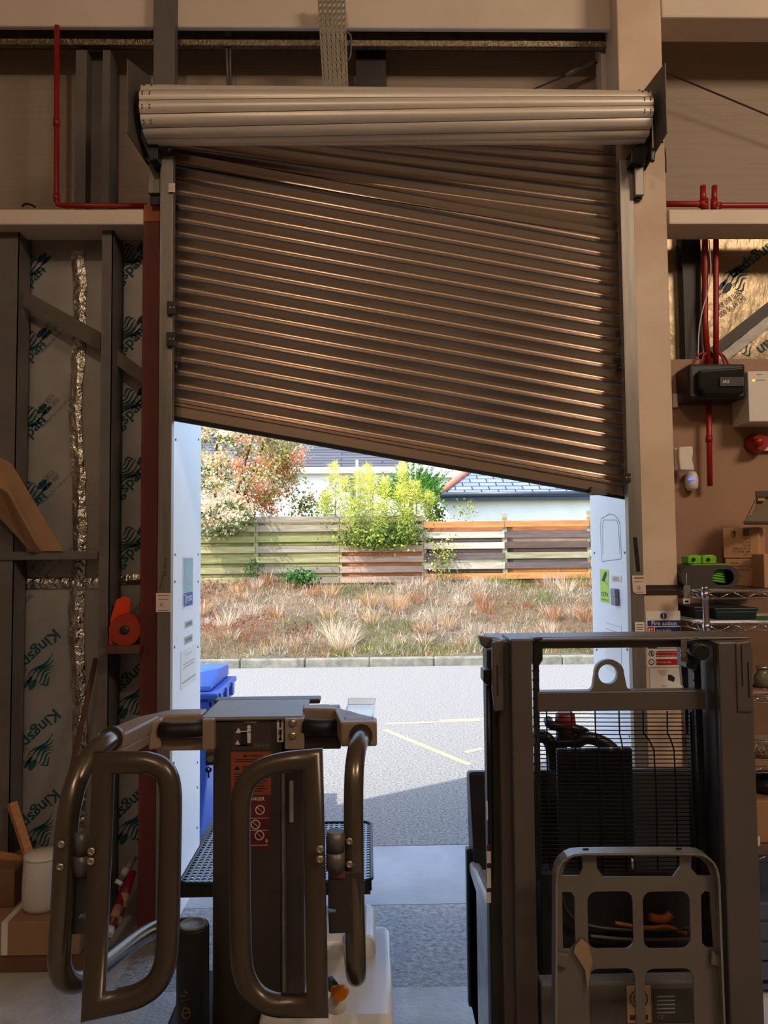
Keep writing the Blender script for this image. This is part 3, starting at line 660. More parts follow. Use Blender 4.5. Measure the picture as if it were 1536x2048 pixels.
# dark tape band and fire notice on the column
dC = 3.232
flatsign('tape_band', (1289, 1170, 1359, 1190), dC, [mat('dark_tape', (44, 30, 30), .45), steel], 'dark tape band wrapped round the white column above the fire notice', 'tape', lambda m, d: m.pbox(1289, 1179, 1359, 1180, d, d + .0003, 1))
def exfire(m, d):
    m.lathe(P(1327, 1232, d), [(.0135, -.0003), (.0135, .0003)], 24, 1, axis='y')
    m.pbox(1326, 1227, 1328.4, 1234, d - .0006, d, 0).pbox(1326, 1235.5, 1328.4, 1237.5, d - .0006, d, 0)
    m.pbox(1295, 1241, 1361, 1252, d, d + .0003, 1); ptext(m, 'Fire action', 1303, 1242.5, 1353, 1250.5, d - .0006, 0)
    m.pbox(1295, 1254, 1308, 1267, d, d + .0003, 2).pbox(1297, 1257, 1300, 1265, d - .0005, d, 0).pbox(1302, 1257, 1306, 1260, d - .0005, d, 0).pbox(1302, 1262, 1306, 1265, d - .0005, d, 0)
    m.pbox(1310, 1254, 1361, 1267, d, d + .0003, 1); ptext(m, 'Sound the alarm', 1312, 1258, 1342, 1262.5, d - .0006, 0)
    m.pbox(1295, 1270, 1308, 1282, d, d + .0003, 4).pbox(1310, 1270, 1361, 1282, d, d + .0003, 4); ptext(m, 'Leave the building', 1312, 1274, 1345, 1278, d - .0006, 0)
    m.pbox(1295, 1284, 1361, 1297, d, d + .0003, 3).pbox(1314, 1285.5, 1361, 1296, d - .0004, d, 0)
    for y in (1299, 1316):
        yc = y + 8
        m.holed(circ(0, 0, .0125, 20), [circ(0, 0, .0095, 20)], P(1303, yc, d), (1, 0, 0), (0, 0, 1), .0004, 3)
        a, b = P(1299, yc - 4, d), P(1307, yc + 4, d); m.bar(a, b, .0006, .003, 3, upv=(0, 1, 0)); 
    m.pbox(1302, 1303, 1304.5, 1311, d, d + .0003, 3)
    m.pbox(1312, 1302, 1361, 1313.5, d, d + .0003, 2).pbox(1312, 1318, 1361, 1330, d, d + .0003, 2)
    ptext(m, 'Do not return to the building', 1313, 1303.5, 1360, 1307, d - .0006, 0); ptext(m, 'until authorised to do so', 1313, 1309, 1352, 1312.5, d - .0006, 0); ptext(m, 'Do not take risks', 1313, 1322, 1342, 1326, d - .0006, 0)
flatsign('fire_notice', (1293, 1222, 1362, 1334), dC, [paper, sign_blue, sign_red, ink, mat('sign_green', (20, 110, 60), .5)], 'Fire action notice in blue and red on the white column', 'sign', exfire)
def exsm(m, d):
    m.pprism([(1336, 1349), (1344, 1350), (1350, 1356), (1348, 1364), (1336, 1360)], d, d + .0004, 1)
    ptext(m, 'NOTICE', 1317, 1340, 1334, 1346, d, 2); ptext(m, 'AREA', 1320, 1347, 1331, 1351, d, 2); ptext(m, 'EXIT', 1324, 1370, 1335, 1374, d, 2)
flatsign('paper_notice', (1300, 1336, 1364, 1378), dC, [paper, ink, mat('faded_red_print', (200, 120, 110), .6)], 'pale paper notice with a black mark, just below the fire notice', 'notice', exsm)

# stickers on the white reveals; local frame on the plane X = const
def wallsign(name, pix, X, mats, label, cat, draw=None, holes=None):
    s = 1 if X < 0 else -1                                   # text runs away from / towards the camera
    e = .0015 * s; a, b = Q(pix[0], (pix[1] + pix[3]) / 2, X), Q(pix[2], (pix[1] + pix[3]) / 2, X)
    zt, zb = Q((pix[0] + pix[2]) / 2, pix[1], X).z, Q((pix[0] + pix[2]) / 2, pix[3], X).z
    o = Vector((X + e, a.y, zb)); u = Vector((0, b.y - a.y, 0)); v = Vector((0, 0, zt - zb))
    m = M()
    def rect(x0, y0, x1, y1, mi, lift=.0004):
        q = o + Vector((lift * s, 0, 0)); c = [q + u * x + v * y for x, y in ((x0, y0), (x1, y0), (x1, y1), (x0, y1))]
        m.prism(c, (-.0012 * s if mi == 0 and lift == 0 else -.0003 * s, 0, 0), mi)
    def txt(t, x0, y0, x1, y1, mi): m.text(t, o + Vector((.0009 * s, 0, 0)) + u * x0 + v * y0, u * (x1 - x0), v * (y1 - y0), mi)
    rect(0, 0, 1, 1, 0, 0)
    if draw: draw(rect, txt, m, o, u, v, s)
    return T(m.build(name, mats), label, cat)
def dj(rect, txt, m, o, u, v, s):
    rect(.05, .03, .95, .97, 1); rect(.08, .05, .92, .30, 2, .0006)
    txt('JYSK', .3, .1, .88, .24, 0)
    m.tube([o + Vector((.0012 * s, 0, 0)) + u * x + v * y for x, y in ((.14, .06), (.2, .14), (.26, .22), (.2, .27), (.13, .24))], .0025, 6, 0)
    txt('WE ARE OPEN', .18, .83, .84, .87, 0)
    for k, t in enumerate(('PLEASE USE', 'THE FRONT', 'ENTRANCE', 'THANKS')): txt(t, .2 + .03 * k, .67 - .075 * k, .8 - .04 * k, .715 - .075 * k, 0)
wallsign('poster', (365, 1113, 386, 1216), XL, [paper, mat('sage_print', (146, 176, 178), .6), mat('navy_print', (48, 60, 140), .6)], 'grey-green poster with a navy logo on the left white reveal', 'poster', dj)
def dl(rect, txt, m, o, u, v, s): rect(.06, .1, .94, .9, 1); txt('DELIVERIES', .15, .4, .85, .62, 2)
wallsign('sticker', (369, 1240, 385, 1255), XL, [paper, grey_print, ink], 'small grey label under the poster on the left reveal, upper of two', 'sticker', dl)
wallsign('sticker', (368, 1270, 385, 1287), XL, [paper, grey_print, ink], 'small grey label under the poster on the left reveal, lower of two', 'sticker', dl)
def dn_(rect, txt, m, o, u, v, s):
    txt('No Cameras', .3, .84, .7, .87, 1); txt('Warning staff cameras', .14, .6, .86, .64, 1); txt('are in use at all times', .14, .52, .86, .56, 1); rect(.06, .14, .94, .18, 2)
wallsign('paper_notice', (361, 1296, 392, 1370), XL, [paper, ink, grey_print], 'white paper notice low on the left white reveal', 'notice', dn_)
def dc(rect, txt, m, o, u, v, s):
    q = o + Vector((.0008 * s, 0, 0))
    m.prism([q + u * x + v * y for x, y in ((.2, .66), (.48, .62), (.82, .84), (.8, .93), (.6, .93))], (-.0004 * s, 0, 0), 1)
    m.prism([q + u * x + v * y for x, y in ((.55, .66), (.62, .65), (.78, .56), (.9, .56), (.9, .585), (.76, .58))], (-.0004 * s, 0, 0), 1)
    txt('CCTV', .14, .19, .92, .31, 1); txt('IN OPERATION', .1, .06, .92, .11, 1)
wallsign('security_sign', (1201, 1139, 1218, 1205), XR, [sign_lime, ink], 'lime green CCTV sign on the right white reveal', 'sign', dc)
wallsign('sticker', (1224, 1152, 1243, 1164), XR, [mat('cream_card', ()), ink, grey_ink], 'small beige label right of the lime camera sign', 'sticker', lambda rect, txt, m, o, u, v, s: (txt('NO ENTRY', .25, .55, .75, .8, 1), txt('STAFF ONLY', .15, .2, .85, .45, 1)))
wallsign('paper_notice', (1211, 1247, 1243, 1264), XR, [reveal_m, grey_print], 'faint taped paper scrap high on the right white reveal', 'notice', lambda rect, txt, m, o, u, v, s: (rect(.06, .1, .94, .16, 1), rect(.06, .8, .94, .84, 1)))
wallsign('paper_notice', (1211, 1268, 1243, 1345), XR, [paper, ink, grey_print], 'white paper notice low on the right white reveal, seen behind the mast', 'notice', lambda rect, txt, m, o, u, v, s: (txt('No Cameras', .2, .82, .7, .86, 1), rect(.08, .14, .92, .2, 2)))
hd = M(); 
for (x0, y0, x1, y1) in ((1229, 1178, 1238, 1193), (1230, 1195, 1239, 1210)):
    a, b = Q(x0, y1, XR), Q(x1, y0, XR); hd.box((XR - .02, a.y, a.z), (XR - .001, b.y, b.z))
T(hd.build('isolator_switch', mat('grey_plastic', (130, 134, 142), .5), bevel=.003), 'grey two-part switch stuck on the right white reveal', 'switch')
# faint outline of a removed frame, drawn on the right reveal
ol = M()
for ring in ([(1203, 1118), (1201, 1050), (1203, 1037), (1210, 1034), (1218, 1028), (1228, 1030), (1236, 1037), (1240, 1048), (1243, 1112), (1242, 1118), (1205, 1123), (1203, 1118)], [(1206, 1110), (1205, 1050), (1208, 1040), (1234, 1040), (1237, 1052), (1240, 1108)]):
    for a, b in zip(ring, ring[1:]): ol.bar(Q(*a, XR) - Vector((.0006, 0, 0)), Q(*b, XR) - Vector((.0006, 0, 0)), .004, .0008, upv=(1, 0, 0))
T(ol.build('pencil_outline', grey_print), 'thin grey outline of a removed frame on the right reveal', 'marking')
# ---------------------------------------------------------------- chrome wire shelving at the right
XS0, XS1 = max(P(1411, 1200, 3.01).x, COLX + .016), 2.5
shv = thing('wire_shelving', ((XS0 + XS1) / 2, D(3.26), 0), 'chrome wire shelving unit standing against the plywood on the right', 'shelving')
zs = [P(1420, y, 3.01).z for y in (1184, 1249, 1393, 1533, 1711)]
ztop = P(1411, 1174, 3.01).z + .002
for x in (XS0, XS1):
    for y in (D(3.01), D(3.49)):
        M().tube([(x, y, .0), (x, y, ztop)], .0125, 14).tube([(x, y, ztop - .012), (x, y, ztop)], .014, 14).build('post', chrome, shv)
for z in zs:
    s = M(); x0, x1, y0, y1 = XS0, XS1, D(3.01), D(3.49)
    for (a, b) in (((x0, y0), (x1, y0)), ((x0, y0), (x0, y1)), ((x0, y1), (x1, y1))):
        A, B = Vector((*a, z)), Vector((*b, z)); dn = Vector((0, 0, -.026))
        s.tube([A, B], .0032, 8).tube([A + dn, B + dn], .0032, 8)
        L = (B - A).length; n = max(2, int(L / .052)); pts = [A.lerp(B, k / n) + (dn if k % 2 else Vector((0, 0, 0))) for k in range(n + 1)]
        for p, q in zip(pts, pts[1:]): s.tube([p, q], .002, 6)
    for k in range(1, 18): 
        y = y0 + (y1 - y0) * k / 18; s.tube([(x0 + .002, y, z + .003), (x1, y, z + .003)], .0018, 5)
    s.tube([(x0, y0, z - .03), (x0, y0, z + .008)], .016, 14)
    s.build('shelf', chrome, shv)
def on(z): return z + .006
zt1 = on(zs[0])
# hose reel box with two green connectors on its lid
hr = thing('hose_reel', Vector((P(1420, 1180, 3.28).x, D(3.28), zt1)), 'charcoal hose reel housing with a lime lid and green hose inside, on the top shelf', 'hose reel')
hz = P(1420, 1131, 3.2).z - zt1
xa, xb = P(1362, 1160, 3.2).x, P(1478, 1160, 3.2).x; xm, hw_ = (xa + xb) / 2, (xb - xa) / 2
ring = rrect(-hw_, 0, hw_, hz, .045, 6)
hol = rrect(.01, .012, hw_ - .02, hz - .016, .032, 6)
body = M().holed(ring, [hol], (xm, D(3.195), zt1), (1, 0, 0), (0, 0, 1), .0, 0) if False else M()
body.holed(ring, [hol], (xm, D(3.2), zt1), (1, 0, 0), (0, 0, 1), -.012, 0)
body.holed(ring, [rrect(-hw_ + .006, .006, hw_ - .006, hz - .006, .04, 6)], (xm, D(3.21), zt1), (1, 0, 0), (0, 0, 1), -.1, 1)
body.prism([Vector((xm + x, D(3.3), zt1 + z)) for x, z in ring], (0, .02, 0), 1)
body.prism([Vector((xm + x, D(3.212), zt1 + z)) for x, z in rrect(-hw_, 0, hw_ * .1, hz, .04)], (0, .09, 0), 0)
charcoal = mat('charcoal_plastic', (64, 58, 54), .5, 0, .08, 5); lime = mat('lime_plastic', (112, 190, 28), .42, 0, .08, 6)
body.build('housing', [charcoal, black], hr)
hs = M()
for k in range(6):
    z = zt1 + .02 + k * .011; hs.tube(smooth_path([(xm + .012, D(3.23), z + .012), (xm + .06, D(3.22) , z + .004), (xm + .085, D(3.25), z + .001)]), .0048, 8)
hs.build('hose', mat('green_hose', (96, 172, 34), .4), hr)
M().prism([Vector((xm + x, D(3.2), zt1 + hz + z)) for x, z in ((-hw_ * .62, 0), (hw_ * .7, 0), (hw_ * .6, .007), (-hw_ * .55, .008))], (0, .17, 0)).build('lid', mat('dull_lime', (104, 150, 40), .5), hr, .002)
for k, (x0, x1) in enumerate(((1376, 1403), (1405, 1433))):
    r_ = thing('hose_connector', P((x0 + x1) / 2, 1130, 3.23), ('left' if k == 0 else 'right') + ' of two lime green plastic blocks on the hose reel lid', 'connector')
    zb = zt1 + hz + .0085; r_.location.z = zb; a, b = P(x0, 1120, 3.23).x, P(x1, 1120, 3.23).x; zh = P(1400, 1110, 3.23).z
    M().prism([(a, D(3.23), zb), (b, D(3.23), zb), (b, D(3.23), zh - .006), (b - .006, D(3.23), zh - .004), (b - .014, D(3.23), zh), (a + .012, D(3.23), zh - .002), (a, D(3.23), zh - .007)], (0, .07, 0)).build('block', lime, r_, .003)
    M().lathe(((a + b) / 2 - .006, D(3.228), (zb + zh) / 2 - .002), [(.0075, -.002), (.0075, .003)], 14, axis='y').build('socket', black, r_)
# cartons and the boot
def pcarton(x0, y0, x1, y1, d0, d1, z, m, label, printed=None, turn=36):
    c_, s_ = math.cos(R(turn)), math.sin(R(turn)); cy = (y0 + y1) / 2      # carton turned to face the doorway
    A = P(x0, cy, d0); k1 = P(x1, cy, 1.0).x; sl = (k1 * d0 - A.x) / (c_ + k1 * s_); fx, bx_ = Vector((c_, -s_, 0)), Vector((s_, c_, 0))
    zh = P(x0, y0, d0).z; A.z = z; B = A + fx * sl; dp_ = d1 - d0
    r = thing('cardboard_box', (A + B) / 2 + bx_ * dp_ / 2, label, 'box')
    M().prism([A, B, B + bx_ * dp_, A + bx_ * dp_], (0, 0, zh - z)).build('carton', m, r, .004); ca_ = r.children[0]
    if printed:
        q = M(); printed(q, d0); mid = P((x0 + x1) / 2, cy, d0)
        for i, v in enumerate(q.v):                       # lay the print on the turned face
            t = (v.x - P(x0, cy, d0).x) / max(1e-6, P(x1, cy, d0).x - P(x0, cy, d0).x); w_ = A + fx * sl * t - bx_ * .0008; q.v[i] = Vector((w_.x, w_.y + (v.y - D(d0)), v.z))
        q.build('print', [mat('brown_print', (70, 44, 30), .7)], ca_)
    return r, zh
def pr1(m, d):
    m.holed([(x * .011, z * .016) for x, z in circ(0, 0, 1, 16)], [[(x * .009, z * .0135) for x, z in circ(0, 0, 1, 16)]], P(1468, 1069, d), (1, 0, 0), (0, 0, 1), -.0003)
    m.pprism([(1466, 1064), (1469, 1060), (1471, 1066), (1468, 1075)], d, d + .0003)
    for k in range(6): m.pbox(1487 + k * 2, 1058, 1488 + k * 2, 1072, d, d + .0003)
    for k, (x0, t) in enumerate(((1490, 'QTY: 6'), (1480, 'G.W.: 14 KG'), (1486, 'N.W.: 12 KG'), (1468, 'MEAS: 40 x 32 x 25'), (1464, 'ITEM NUMBER 36500'), (1488, 'LOT 1'))): ptext(m, t, x0, 1077 + 6 * k, 1501, 1081 + 6 * k, d, 0)
def pr2(m, d):
    for y, a, b, t in ((1124, 1463, 1478, 'PO 365'), (1130, 1463, 1504, 'STORAGE BOX WITH LID'), (1137, 1471, 1500, 'COLOUR: GREY'), (1144, 1471, 1480, 'QTY'), (1150, 1471, 1484, 'LOT 2')): ptext(m, t, a, y, b, y + 4, d, 0)
    m.holed([(x * .009, z * .014) for x, z in circ(0, 0, 1, 16)], [[(x * .0072, z * .0118) for x, z in circ(0, 0, 1, 16)]], P(1500, 1166, d), (1, 0, 0), (0, 0, 1), -.0003)
_, zc1 = pcarton(1451, 1117, 1523, 1186, 3.38, 3.54, zt1, kraft2, 'lower brown carton on the top shelf, right of the hose reel', pr2)
zc1 = P(1451, 1117, 3.38).z
bx2, zc2 = pcarton(1446, 1056, 1519, 1116, 3.38, 3.54, zc1 + .001, kraft2, 'upper brown carton on the top shelf, under the grey boot', pr1)
pcarton(1528, 1108, 1600, 1184, 3.14, 3.3, zt1, kraft2, 'brown carton cut by the right picture edge on the top shelf', None, 10)
bt = thing('boot', Vector((P(1530, 1046, 3.24).x, D(3.28), zc2)), 'worn grey boot standing on the upper carton', 'boot')
suede = mat('grey_suede', (120, 108, 88), .85, 0, .15, 8)
M().vprism([(1490, 1046), (1489, 1040), (1495, 1034), (1505, 1028), (1511, 1014), (1512, 990), (1550, 988), (1552, 1046)], 3.24, .09).build('upper', suede, bt, .012, 3)
M().vprism([(1509, 982), (1552, 980), (1552, 996), (1512, 996)], 3.23, .1).build('cuff', mat('dark_suede', (84, 74, 60), .85), bt, .006)
M().vprism([(1486, 1042), (1553, 1042), (1553, 1048), (1487, 1048)], 3.235, .1).build('sole', mat('boot_sole', (66, 54, 44), .7), bt, .003)
M().pbox(1516, 996, 1530, 1002, 3.225, 3.24).build('tab', mat('tan_tab', (178, 130, 70), .6), bt)
M().tube(smooth_path([P(1511, 998, 3.22), P(1506, 1010, 3.22), P(1499, 1024, 3.22), P(1493, 1036, 3.22)]), .0016, 6).build('lace', dark_steel, bt)
ht = thing('hang_tag', P(1373, 1210, 3.15), 'grey-green hang tag with a price ticket dangling from the top shelf', 'tag')
M().tube([P(1373, 1147, 3.14), P(1373.5, 1172, 3.14)], .001, 6).build('string', pvc_white, ht)
M().pbox(1368, 1171, 1381, 1198, 3.135, 3.14).build('tag', mat('sage_card', (112, 118, 100), .6), ht, .001)
M().pbox(1367, 1197, 1380, 1208, 3.13, 3.134).pbox(1370, 1201, 1377, 1205, 3.1295, 3.13, 1).build('price_ticket', [paper, ink], ht)
# second shelf
zz2 = on(zs[1])
def tub(x0, y0, x1, d0, d1, z, m, label, cat='storage box', name='storage_box', lidm=None):
    a, b = P(x0, y0 + 10, d0).x, P(x1, y0 + 10, d0).x; zh = P((x0 + x1) / 2, y0, d0).z
    r = thing(name, ((a + b) / 2, D((d0 + d1) / 2), z), label, cat)
    M().prism([(a + .006, D(d0), z), (b - .006, D(d0), z), (b, D(d0), zh - .012), (a, D(d0), zh - .012)], (0, d1 - d0, 0)).build('body', m, r, .004)
    M().box((a - .004, D(d0) - .004, zh - .012), (b + .004, D(d1), zh)).build('lid', lidm or m, r, .003)
    return r
tub(1431, 1216, 1515, 3.13, 3.46, zz2, mat('teal_plastic', (18, 48, 50), .45), 'long dark teal storage box on the second shelf')
tub(1388, 1214, 1424, 3.19, 3.46, zz2, mat('navy_plastic', (22, 30, 48), .45), 'dark navy box on the second shelf, behind the front post')
T(M().lathe(P(1455, 1190, 3.52) + Vector((0, .0, -.01)), [(.062, 0), (.062, .01), (.04, .014)], 32, axis='y').build('disc', mat('smoky_plastic', (112, 100, 88), .5)), 'round smoky plastic disc against the plywood behind the second shelf', 'disc')
T(M().pbox(1520, 1238, 1600, 1249, 3.16, 3.31).build('green_tray', mat('green_plastic', (30, 120, 44), .45), bevel=.003), 'green plastic tray at the picture edge on the second shelf', 'tray')
# third shelf and below
zz3 = on(zs[2])
bk = thing('board', (P(1540, 1390, 3.11).x, D(3.21), zz3), 'terracotta board at the picture edge on the third shelf', 'board')
M().pbox(1505, 1381, 1600, 1390, 3.11, 3.41).build('slab', mat('terracotta', (150, 80, 50), .7), bk, .002)
gp = thing('glass_jar', P(1520, 1380, 3.16), 'grey jar lying on the terracotta board on the third shelf', 'jar')
zj = P(1530, 1381, 3.11).z
M().lathe((P(1526, 1360, 3.18).x, D(3.18), zj), [(.02, 0), (.034, .01), (.036, .045), (.022, .062), (.022, .075)], 24).build('body', mat('grey_glass', (112, 108, 92), .15), gp)
M().lathe((P(1526, 1360, 3.18).x, D(3.18), zj + .076), [(.025, 0), (.025, .012)], 20).build('lid', bright_bolt, gp)
zz4 = on(zs[3])
T(M().pbox(1503, 1526, 1600, 1531, 3.09, 3.41).build('board', timber), 'thin wooden board at the picture edge on the fourth shelf', 'board')
ds = thing('dish', (P(1534, 1520, 3.16).x, D(3.18), zz4), 'pale dish of screws and fixings on the fourth shelf', 'dish')
zd_ = P(1530, 1526, 3.09).z + .001; cx_ = P(1534, 1520, 3.18).x
M().lathe((cx_, D(3.18), zd_), [(.03, 0), (.05, .008), (.062, .022), (.064, .024), (.058, .02), (.045, .01)], 30).build('bowl', mat('stoneware', (150, 138, 112), .4), ds)
sc_ = M()
for k in range(40):
    a, r_ = random.random() * 6.28, random.random() * .045; p = Vector((cx_ + r_ * math.cos(a), D(3.18) + r_ * math.sin(a), zd_ + .022 + random.random() * .012)); dv = Vector((random.uniform(-1, 1), random.uniform(-1, 1), random.uniform(-.3, .8))).normalized() * .012
    sc_.tube([p - dv, p + dv], .0018, 5)
so_ = sc_.build('screws', bright_bolt, ds); so_['kind'] = 'stuff'
zz5 = on(zs[4])
r5, _ = pcarton(1504, 1602, 1600, 1705, 3.11, 3.35, zz5, kraft, 'brown carton with a white ticket on the lowest visible shelf', None, 0)
M().pbox(1511, 1673, 1520, 1693, 3.108, 3.11).build('ticket', paper, r5)
bl = thing('dark_bag', (P(1540, 1590, 3.21).x, D(3.21), P(1530, 1602, 3.11).z), 'black crumpled bag on top of the lower carton', 'bag')
M().lathe((P(1540, 1590, 3.23).x, D(3.23), P(1530, 1602, 3.11).z), [(.06, 0), (.085, .02), (.08, .05), (.05, .075), (.02, .08)], 14).build('bag', mat('bin_bag', (20, 22, 24), .35, 0, .2, 9, .8, 14), bl)
cr_ = thing('crate', (P(1550, 1900, 2.91).x, D(2.93), 0), 'blue-grey slatted plastic crate on the floor at the right edge', 'crate')
cm_ = mat('slate_plastic', (74, 84, 104), .45)
xa, xb = P(1512, 1850, 2.83).x, P(1512, 1850, 2.83).x + .5; ztc = P(1515, 1790, 2.83).z
q = M().box((xa, D(2.83), .02), (xa + .02, D(3.21), ztc)).box((xa, D(3.19), .02), (xb, D(3.21), ztc)).box((xa, D(2.83), .02), (xb, D(3.21), .04))
q.build('shell', cm_, cr_, .004)
for k in range(4):
    z = ztc - .05 - k * .07; M().box((xa, D(2.81), z - .03), (xb, D(2.83), z + .03)).build('slat', cm_, cr_, .005)
# ---------------------------------------------------------------- order picker (left truck)
beige = mat('beige_truck_paint', (140, 121, 100), .45, 0, .06, 4); beige_l = mat('pale_grey_cover', (222, 222, 220), .2, 0, .05, 4)
brown_dk = mat('dark_brown_truck_paint', (58, 51, 47), .42, .1, .08, 4); tube_m = mat('dark_gate_tube', (80, 69, 58), .28, .35, .08, 4)
tube_c = mat('satin_rail_tube', (108, 98, 84), .24, .65, .06, 4); pad = mat('black_grip', (18, 17, 17), .55)
op = thing('order_picker', (-.33, D(2.3), 0), 'brown and beige electric order picker with two swing gates, left of the doorway', 'order picker')
# mast pillar, caps, labels
dp = 2.25
pil = M()
xa, xb, xc = P(420, 1740, dp).x, P(565, 1740, dp).x, P(606, 1740, dp).x; zp = P(500, 1441, dp).z; zl = .2
xa = P(425, 1740, dp).x
pil.box((xa, D(dp), zl), (xb, D(2.5), zp)).box((xb, D(2.29), zl), (xc, D(2.5), zp))
pil.build('mast_pillar', brown_dk, op, .006)
M().box((xb - .002, D(2.245), zl), (xb + .006, D(2.3), P(570, 1540, dp).z)).build('pillar_edge', steel, op, .002)
M().pbox(579, 1562, 587, 1645, 2.285, 2.29).build('side_label', grey_print, op)
cap = M(); a, b = P(400, 1440, 2.24), P(607, 1440, 2.24); zc = P(500, 1434, 2.24).z
cap.box((a.x, D(2.24), zp + .001), (b.x, D(2.52), zc))
cap.build('console_cap', mat('grey_console_top', (112, 108, 100), .4), op, .006)
M().pbox(428, 1399, 640, 1409, 2.5, 2.56).build('console_rail', brown_dk, op, .004)
M().pbox(404, 1439, 428, 1502, 2.22, 2.4).build('bracket', beige, op, .003)
bq = M().pbox(569, 1438, 608, 1499, 2.22, 2.4); bq.build('bracket', beige, op, .003)
for y in (1445, 1470):
    c = P(586, y, 2.22); M().lathe(c, [(.011, -.002), (.011, .004), (.007, .008), (.002, .009)], 16, axis='y').build('bolt', bright_bolt, op)
d_ = dp - .001
lb = M().pbox(464, 1436, 542, 1500, d_, dp)
ptext(lb, 'CAPACITY', 488, 1442, 517, 1446, d_ - .0006, 1)
for y0, x0 in ((1455, 471), (1480, 469)):
    lb.prism([P(x0, y0 + 11, d_ - .0006), P(x0 + 12, y0 + 11, d_ - .0006), P(x0 + 6, y0, d_ - .0006)], (0, .0003, 0), 1)
lb.pbox(481, 1464, 494, 1492, d_ - .0006, d_, 2).pbox(468, 1489, 504, 1492, d_ - .0006, d_, 2).pbox(481, 1462, 502, 1466, d_ - .0006, d_, 1)
lb.lathe(P(498, 1454, d_ - .0006), [(.0055, 0), (.0055, .0003)], 14, 1, axis='y').pprism([(494, 1458), (502, 1458), (501, 1486), (495, 1486)], d_ - .0006, d_, 1)
for k in range(4): lb.pbox(508 + 8 * k, 1487, 513 + 8 * k, 1495, d_ - .0006, d_, 3)
lb.build('capacity_label', [mat('charcoal_label', (62, 52, 48), .5), pvc_white, ink, grey_ink], op)
ar = M().pbox(554, 1435, 567, 1484, d_, dp); ar.pprism([(558.5, 1455), (558.5, 1444), (556, 1444), (560.5, 1437), (565, 1444), (562.5, 1444), (562.5, 1455)], d_ - .0006, d_, 1)
ar.pbox(557, 1460, 558.5, 1470, d_ - .0006, d_, 1).pbox(562, 1460, 563.5, 1470, d_ - .0006, d_, 1).lathe(P(560.5, 1478, d_ - .0006), [(.005, 0), (.005, .0003)], 12, 1, axis='y').pbox(559, 1458, 562, 1476, d_ - .0006, d_, 1)
ar.build('arrow_sticker', [paper, ink], op)
ow = M().pbox(462, 1504, 542, 1590, d_, dp)
ow.prism([P(486, 1514, d_ - .0006), P(494, 1514, d_ - .0006), P(490, 1508, d_ - .0006)], (0, .0003, 0), 1); ptext(ow, 'WARNING', 496, 1509, 524, 1514, d_ - .0006, 1)
for y in (1518, 1522): ow.pbox(470, y, 536, y + 1.5, d_ - .0006, d_, 1)
ow.prism([P(468, 1540, d_ - .0006), P(480, 1540, d_ - .0006), P(474, 1530, d_ - .0006)], (0, .0003, 0), 1)
for y in range(1532, 1586, 5): ow.pbox(484 if y < 1545 else 468, y, 536 - (y * 7) % 13, y + 1.6, d_ - .0006, d_, 1)
ow.build('warning_label', [orange_lab, ink], op)
rw = M().pbox(496, 1591, 540, 1700, d_, dp); ptext(rw, 'DANGER', 493, 1594, 529, 1601, d_ - .0006, 1)
for cx, cy in ((520, 1620), (511, 1649), (519, 1671)):
    rw.holed(circ(0, 0, .0135, 18), [circ(0, 0, .011, 18)], P(cx, cy, d_ - .0004), (1, 0, 0), (0, 0, 1), -.0003, 1); rw.bar(P(cx - 6, cy - 6, d_ - .0006), P(cx + 6, cy + 6, d_ - .0006), .0005, .0025, 1, upv=(0, 1, 0))
for y in (1636, 1660, 1690): rw.pbox(500, y, 536, y + .8, d_ - .0006, d_, 1)
rw.pprism([(532, 1677), (536, 1681), (534, 1687), (531, 1683)], d_ - .0006, d_, 2)
rw.build('danger_label', [red_lab, pvc_white, mat('amber_mark', (214, 150, 40), .5)], op)
# key switch with key
ks_ = M().pbox(411, 1502, 429, 1531, 2.2, 2.26).build('key_switch', brown_dk, op, .002)
kk = M().lathe(P(421, 1517, 2.195), [(.009, -.004), (.009, .006)], 14, 0, axis='y'); kk.pbox(416, 1515, 426, 1518, 2.19, 2.194, 1); kk.build('lock_barrel', [steel, ink], ks_)
k2 = M().holed([(x * .009, z * .0075) for x, z in circ(0, 0, 1, 12)], [circ(0, .002, .003, 8)], P(417, 1540, 2.18), (1, 0, 0), (0, 0, 1), -.002).pbox(415.5, 1544, 418.5, 1556, 2.18, 2.182)
k2.build('key', ink, ks_)
# console arms: plan outline extruded in height
def plan(pts, z0, z1, m, name, bev=.006):
    q = M().prism([(x, D(d), z0) for x, d in pts], (0, 0, z1 - z0)); return q.build(name, m, op, bev, 3)
ZA, ZB = 1.072, 1.138
xl = lambda px, d: P(px, 1460, d).x
plan([(xl(192, 2.05), 2.05), (xl(250, 2.05), 2.05), (xl(318, 2.26), 2.26), (xl(330, 2.27), 2.27), (xl(403, 2.28), 2.28), (xl(403, 2.28), 2.36), (xl(345, 2.36), 2.36), (xl(276, 2.26), 2.26)], ZA + .025, ZB, beige, 'console_arm')
plan([(xl(192, 2.05), 2.05), (xl(250, 2.05), 2.05), (xl(300, 2.2), 2.2), (xl(250, 2.2), 2.2)], ZA, ZA + .03, beige, 'arm_block')
plan([(xl(297, 2.21), 2.21), (xl(322, 2.23), 2.23), (xl(322, 2.23), 2.3), (xl(297, 2.25), 2.25)], ZA - .02, ZB - .004, beige, 'arm_post')
M().pbox(318, 1477, 404, 1502, 2.25, 2.33).build('grip_guard', beige, op, .005)
M().tube(smooth_path([P(321, 1459, 2.24), P(345, 1462, 2.235), P(380, 1461, 2.235), P(406, 1457, 2.24)]), [.017] * 14, 16).build('hand_grip', pad, op) if False else M().tube([P(320, 1459, 2.235), P(345, 1461, 2.232), P(380, 1460, 2.232), P(406, 1457, 2.235)], .0215, 16).build('hand_grip', pad, op)
